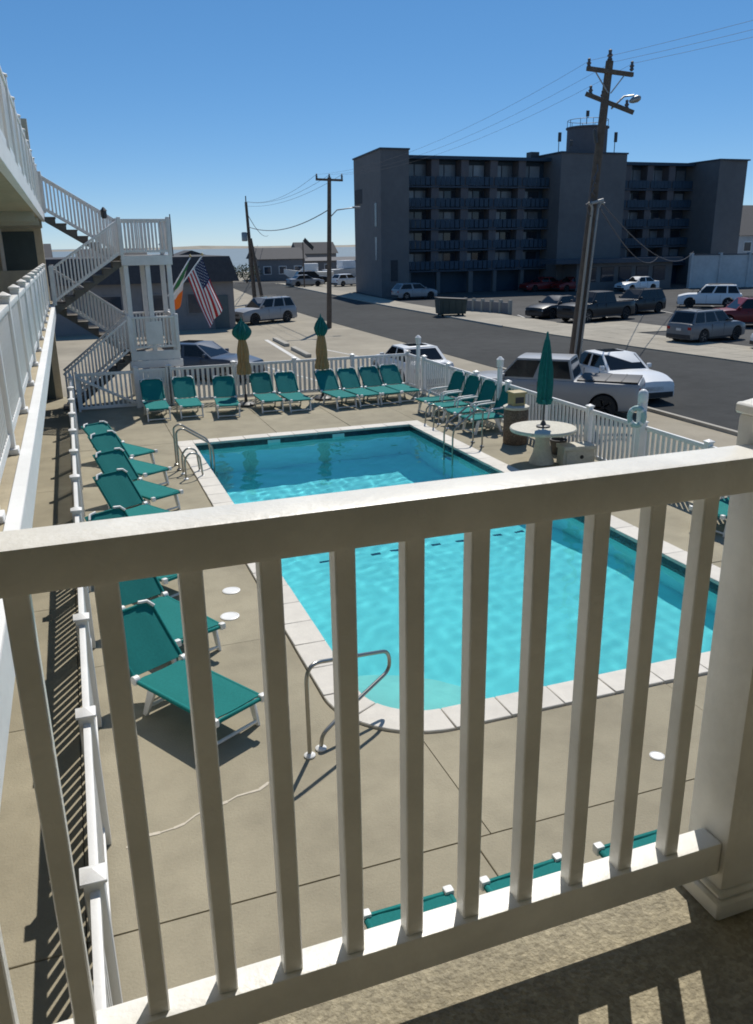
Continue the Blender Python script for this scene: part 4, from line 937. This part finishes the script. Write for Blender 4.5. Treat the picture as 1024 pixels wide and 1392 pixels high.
wire('second dark cable from the leaning pole to the hotel entrance', PB + at1(5.6) + Vector((.2, -.2, 0)), (60, 77, 2.8), 1.1, .022)
wire('low dark cable running along the street from the far pole toward the marina', (15.88, 77.9, 5.4), (32, 150, 4.6), .8, .035)
wire('upper dark cable running along the street from the far pole toward the marina', (15.8, 78, 7.4), (34, 150, 6.2), .8, .03)
wire('dark cable between the mid distance pole and the far pole at lamp height', (15.5, 51.5, 6.6), (15.85, 78, 6.2), .7, .03)

# ------------------------------------------------------------------ left background: low building and flags
lb = thing('low_building', 'low grey building with a dark mansard roof left of the street', 'building')
def lp(name, x0, x1, y0, y1, z0, z1, m, par=None): return obj(name, MB().box(x0, x1, y0, y1, z0, z1).mesh(name, m), par or lb)
lp('wall', -9, 9.9, 54.5, 66, GZ, 2.45, 'grey_wall')
mr = MB(); q0 = [(-9.3, 54.1), (10.25, 54.1), (10.25, 66.4), (-9.3, 66.4)]; q1 = [(-8.9, 54.6), (9.8, 54.6), (9.8, 65.9), (-8.9, 65.9)]
mr.add([(x, y, 2.453) for x, y in q0] + [(x, y, 3.98) for x, y in q1], [(3, 2, 1, 0), (4, 5, 6, 7), (0, 1, 5, 4), (1, 2, 6, 5), (2, 3, 7, 6), (3, 0, 4, 7)])
obj('roof', mr.mesh('roof', 'roof_dark'), lb)
for x in (1.6, 4.2, 6.9): w_ = lp('window', x, x + 1.4, 54.44, 54.498, .5, 1.8, 'grey_wall'); lp('pane', x + .08, x + 1.32, 54.42, 54.438, .58, 1.72, 'hotel_glass', w_)
lp('door', 8.6, 9.5, 54.44, 54.498, GZ, 1.6, 'door')
obj('flue', MB().lathe([(.12, 3.99), (.12, 4.7), (.2, 4.72), (.05, 4.9)], (6.2, 60), 10).mesh('flue', 'galv', smooth=40), lb)
obj('antenna_mast', MB().tube([(6.7, 58, 3.99), (6.7, 58, 6.6)], .035, 6).mesh('antenna_mast', 'darkmetal'), lb)

def make_flag(label, base, tip, hoist_f, fly, drop, cols, kind):
    """cloth hung along a slanting pole; drop is the direction the fly hangs"""
    t_ = thing('flag', label, 'flag', base); tip = Vector(tip) - Vector(base)
    obj('flag_pole', MB().tube([(0, 0, 0), tip], .02, 8).mesh('flag_pole', 'vinyl', smooth=50), t_)
    obj('finial', MB().lathe([(.02, 0), (.045, .04), (.02, .09), (.002, .1)], n=8).mesh('finial', 'lid', smooth=50), t_, tip)
    NU, NV = 26, 24; vs = []; fs = []; mi = []
    pole_d = tip.normalized(); hl = tip.length * hoist_f; dr = Vector(drop).normalized(); side = pole_d.cross(dr).normalized()
    for i in range(NU + 1):
        for j in range(NV + 1):
            u_, v_ = i / NU, j / NV       # u along the hoist from the tip, v along the fly
            p = tip - pole_d * (.03 + hl * u_) + dr * (fly * v_) + pole_d * (-.05 * v_ * math.sin(u_ * PI))
            p += side * (.07 * v_ * math.sin(7 * u_ + 4 * v_) + .04 * v_ * math.sin(15 * u_ + 1)); vs.append(p)
    for i in range(NU):
        for j in range(NV):
            a = i * (NV + 1) + j; fs.append((a, a + 1, a + NV + 2, a + NV + 1))
            if kind == 'stripes': mi.append(2 if (i < NU * 7 / 13 - .01 and j < NV * .40) else (i // 2) % 2)
            else: mi.append(0 if j < NV * .28 else 1 if j < NV * .56 else 2)
    mb = MB().add(vs, fs); mb.mi = mi
    cl = obj('cloth', mb.mesh('cloth', cols, smooth=70, fix=False), t_)
    if kind == 'stripes':
        sm = MB()
        def P_(u_, v_):
            i, j = min(NU - 1, int(u_ * NU)), min(NV - 1, int(v_ * NV)); a = i * (NV + 1) + j; f, g_ = u_ * NU - i, v_ * NV - j
            return vs[a] * (1 - f) * (1 - g_) + vs[a + NV + 1] * f * (1 - g_) + vs[a + 1] * (1 - f) * g_ + vs[a + NV + 2] * f * g_
        for row in range(9):
            for k in range(6 if row % 2 == 0 else 5):
                u_ = (7 / 13) * (row + 1) / 10; v_ = .40 * (2 * k + 1 + (row % 2)) / 12; s_ = .026
                for o_s in (-.006, .006):
                    pts = []
                    for q in range(10):
                        rr = s_ if q % 2 == 0 else s_ * .4; a = q * PI / 5; pts.append(P_(u_ + rr * math.cos(a) * .9, v_ + rr * math.sin(a) * .55) + side * o_s)
                    sm.add(pts, [tuple(range(10))])
        so_ = obj('stars', sm.mesh('stars', 'white_cloth', fix=False), cl); so_['kind'] = 'stuff'
make_flag('American flag hanging from a slanting pole right of the stair tower', (2.95, 27.2, 3.0), (4.15, 28.0, 4.3), .46, 1.75, (.34, .02, -1), ['red', 'white_cloth', 'navy'], 'stripes')
make_flag('green, white and orange flag hanging on a slanting pole beside the stair tower', (2.93, 27.7, 3.1), (3.85, 28.6, 4.25), .60, 1.4, (-.30, .02, -1), ['green', 'white_cloth', 'orange'], 'tricolour')

# ------------------------------------------------------------------ right background and low walls
def house(name, label, x0, x1, y0, y1, zw, zr, m='white_wall', roof='roof_dark', wins=3, axis='x', cat='house', group=None, floors=1):
    h = thing(name, label, cat, ((x0 + x1) / 2, (y0 + y1) / 2, GZ), 0, group); a, b = (x1 - x0) / 2, (y1 - y0) / 2; zw -= GZ; zr -= GZ
    obj('wall', MB().box(-a, a, -b, b, 0, zw).mesh('wall', m), h)
    e = .35
    if zr > zw + .3:
        rf = MB()
        if axis == 'x':
            rf.add([(-a - e, -b - e, zw), (a + e, -b - e, zw), (a + e, b + e, zw), (-a - e, b + e, zw), (-a - e, 0, zr), (a + e, 0, zr)], [(0, 1, 5, 4), (2, 3, 4, 5), (1, 2, 5), (3, 0, 4), (3, 2, 1, 0)])
        else:
            rf.add([(-a - e, -b - e, zw), (a + e, -b - e, zw), (a + e, b + e, zw), (-a - e, b + e, zw), (0, -b - e, zr), (0, b + e, zr)], [(0, 4, 5, 3), (1, 2, 5, 4), (0, 1, 4), (2, 3, 5), (3, 2, 1, 0)])
        obj('roof', rf.mesh('roof', roof), h, (0, 0, .003))
    else: obj('roof', MB().box(-a - e, a + e, -b - e, b + e, zw + .003, max(zr, zw + .15)).mesh('roof', roof), h)
    for f in range(floors):
        for k in range(wins):
            x = -a + (2 * a) * (k + .5) / wins; z0 = .9 + f * 2.6
            w_ = obj('window', MB().box(x - .6, x + .6, -b - .05, -b - .002, z0, z0 + 1.2).mesh('window', 'vinyl'), h)
            obj('pane', MB().box(x - .5, x + .5, -b - .07, -b - .051, z0 + .1, z0 + 1.1).mesh('pane', 'hotel_glass'), w_)
    return h
house('gabled_house', 'grey gabled house at the right edge beyond the hotel', 76.5, 92, 84, 96, 4.9, 8.6, 'white_wall', 'roof_dark', 4, 'x', floors=2)
wl = thing('perimeter_wall', 'long pale perimeter wall with panels right of the hotel', 'wall')
for k in range(7):
    x = 63.4 + k * 3.05; y = 75.8 - k * .9
    obj('wall_panel', MB().bar((x, y, 1.2), (x + 2.98, y - .87, 1.2), .18, 3.4).mesh('wall_panel', 'white_wall'), wl)
    obj('pier', MB().box(x - .14, x + .14, y - .22, y + .16, GZ, 3.15).mesh('pier', 'white_wall'), wl)
    obj('coping', MB().bar((x, y, 2.96), (x + 3.0, y - .88, 2.96), .30, .10).mesh('coping', 'hotel_slab'), wl)
lw = thing('low_wall', 'low pale wall with stubby posts at the street edge before the hotel lot', 'wall')
for k in range(6):
    f0, f1 = k / 6, (k + 1) / 6; a = Vector((28.6, 60.5, GZ + .42)); b = Vector((30.4, 55.2, GZ + .42))
    p, q = a.lerp(b, f0), a.lerp(b, f1 - .02)
    obj('wall_panel', MB().bar(p, q, .16, .8).mesh('wall_panel', 'grey_wall'), lw)
    obj('post', MB().box(q.x - .12, q.x + .12, q.y - .1, q.y + .12, GZ, GZ + 1.0).mesh('post', 'curb'), lw)
du = thing('dumpster', 'dark green dumpster standing at the far kerb of the street', 'dumpster', (25.9, 56.0, GZ), R(-8))
obj('bin', MB().yprism([(-.95, .18), (.95, .18), (1.05, 1.15), (-1.05, 1.30)], -.65, .65).mesh('bin', 'dump', bevel=.02, seg=1), du)
for x in (-.7, -.25, .25, .7): obj('rib', MB().box(x - .05, x + .05, -.70, -.652, .2, 1.12).mesh('rib', 'dump'), du)
obj('lid', MB().slab4([(-1.08, -.68, 1.30), (1.08, -.68, 1.16), (1.08, .68, 1.16), (-1.08, .68, 1.30)], .05).mesh('lid', 'trim'), du)
for x in (-.75, .75):
    for y in (-.5, .5): obj('caster', MB().lathe([(.09, y - .03), (.09, y + .03)], (x, .09), 12, 'y').mesh('caster', 'tyre'), du)

# ------------------------------------------------------------------ far end of the street: marina buildings, boats, bay shore
far = [(27, 34, 126, 134, 2.6, 4.2, 'grey_wall', 'roof_dark', 'x', 'small grey house with a dark roof at the end of the street'),
       (36, 58, 133, 140, 2.1, 2.6, 'grey_wall', 'hotel_wall', 'x', 'long low shed with a grey roof beside the hotel corner'),
       (60, 76, 150, 160, 3.6, 4.6, 'grey_wall', 'roof_dark', 'x', 'wide dark roofed building behind the hotel corner'),
       (14, 22, 132, 140, 2.6, 4.0, 'grey_wall', 'roof_dark', 'y', 'grey gabled house straight down the street'),
       (2, 11, 128, 136, 2.4, 4.4, 'grey_wall', 'roof_dark', 'x', 'grey house behind the low building, left of the street'),
       (-14, -2, 122, 132, 3.2, 5.2, 'grey_wall', 'roof_dark', 'x', 'large dark roofed house hidden behind the stair tower'),
       (40, 47, 152, 158, 3.0, 5.0, 'grey_wall', 'roof_dark', 'x', 'grey boathouse with a dark roof near the shore')]
for x0, x1, y0, y1, zw, zr, m, rf, ax, l in far: house('shore_house', l, x0, x1, y0, y1, zw, zr, m, rf, 3, ax, 'house', 'low houses at the end of the street')
# far shore across the bay: long low land with a few blocks
hl = MB(); k = 60; vs = []
for i in range(k + 1):
    x = -900 + 3400 * i / k; h = 3.2 + 1.2 * math.sin(i * .7) + 1. * math.sin(i * 1.9 + 1)
    vs += [(x, 1500 + 60 * math.sin(i), GZ - .3), (x, 1540 + 60 * math.sin(i), h), (x, 1800, h * .8), (x, 1850, GZ - .3)]
hl.add(vs, [(i * 4 + j, i * 4 + j + 1, i * 4 + 5 + j, i * 4 + 4 + j) for i in range(k) for j in range(3)])
struct(obj('far_shore', hl.mesh('far_shore', 'sand')))
def boat(label, x, y, rz, s=1.):
    b = thing('moored_boat', label, 'boat', (x, y, GZ + .0), R(rz), 'boats laid up at the end of the street'); b.scale = (s,) * 3
    hull = MB(); secs = [(-3.4, 1.1, .5, 1.35), (-1, 1.25, .4, 1.35), (1.6, 1.05, .4, 1.5), (3.0, .5, .6, 1.7), (3.7, .04, 1.2, 1.8)]
    vs = [p for x_, w, z0, z1 in secs for p in ((x_, -w, z1), (x_, -w * .6, z0), (x_, w * .6, z0), (x_, w, z1))]
    hull.add(vs, [(i * 4 + j, i * 4 + j + 1, i * 4 + 5 + j, i * 4 + 4 + j) for i in range(4) for j in range(3)] + [(i * 4 + 3, i * 4, i * 4 + 4, i * 4 + 7) for i in range(4)] + [(0, 1, 2, 3)])
    obj('hull', hull.mesh('hull', 'vinyl', smooth=40), b)
    obj('cabin', MB().yprism([(-1.2, 1.45), (1.3, 1.5), (.8, 2.5), (-1.2, 2.5)], -.8, .8).mesh('cabin', 'vinyl', bevel=.06), b)
    obj('cabin_window', MB().slab4([(1.24, -.6, 1.75), (1.24, .6, 1.75), (.93, .6, 2.35), (.93, -.6, 2.35)], .03).mesh('cabin_window', 'glass'), b)
    for x_ in (-1.8, 1.5): obj('cradle', MB().box(x_ - .1, x_ + .1, -.8, .8, 0, .42).mesh('cradle', 'wood_pole'), b)
for a in ((33, 120, 170, 1., 'white boat on a cradle nearest the street end'), (40, 124, 15, 1.1, 'white boat on a cradle in front of the long shed'), (47, 121, 185, 1., 'white boat on a cradle close to the hotel corner'), (54, 126, 10, 1.2, 'larger white boat on a cradle half behind the hotel corner')):
    boat(a[4], *a[:4])
bp2, dd = pole('thin distant pole carrying a small dark banner at the end of the street', (27.6, 103, GZ), (27.6, 103, 4.9), .09, .06, 8, 'banner_pole', 'pole')
obj('banner', MB().slab4([(.0, 0, 5.5), (1.2, 0, 4.4), (1.4, 0, 4.8), (.3, 0, 5.9)], .02).mesh('banner', 'darkmetal'), bp2)
def shrub(label, x, y, w, h, n=420):
    s = thing('shrub', label, 'shrub', (x, y, GZ), 0, 'dark shrubs at the end of the street')
    st_ = MB()
    for k in range(7):
        a = random.uniform(0, 2 * PI); st_.tube([(0, 0, 0), (math.cos(a) * w * .2, math.sin(a) * w * .15, h * .5), (math.cos(a) * w * .4, math.sin(a) * w * .3, h * .85)], [.05, .035, .01], 5)
    obj('stem', st_.mesh('stem', 'wood_pole'), s)
    lf = MB()
    for k in range(n):
        while True:
            p = Vector((random.uniform(-1, 1), random.uniform(-1, 1), random.uniform(-1, 1)))
            if .25 < p.length < 1 - .3 * random.random(): break
        p = Vector((p.x * w / 2, p.y * w / 2.4, h * .55 + p.z * h * .45)); a = Vector((random.gauss(0, 1), random.gauss(0, 1), random.gauss(0, 1))).normalized(); b = a.orthogonal().normalized(); q = random.uniform(.10, .22)
        lf.add([p - a * q, p + b * q * .6, p + a * q, p - b * q * .6], [(0, 1, 2, 3)])
    obj('foliage', lf.mesh('foliage', 'leaf', fix=False), s)['kind'] = 'stuff'
for x, y, w, h, l in ((24.0, 121, 5, 2.8, 'dark shrub left of the small grey house'), (19.0, 122, 6, 3.2, 'dark shrub straight down the street beyond the leaning poles'), (10, 120, 7, 3.0, 'wide dark shrub behind the low building')): shrub(l, x, y, w, h)
for i, (x, y, a, m, k, l) in enumerate(((28.5, 106, 10, 'p_silver', 'sedan', 'small silver car at the end of the street, left of the banner pole'), (33.5, 104, 20, 'p_white', 'hatch', 'small white car at the end of the street near the hotel corner'), (31, 112, 0, 'p_black', 'suv', 'small dark car at the end of the street before the boats'))):
    make_car(l, 'car', m, k, (x, y, GZ), R(a))
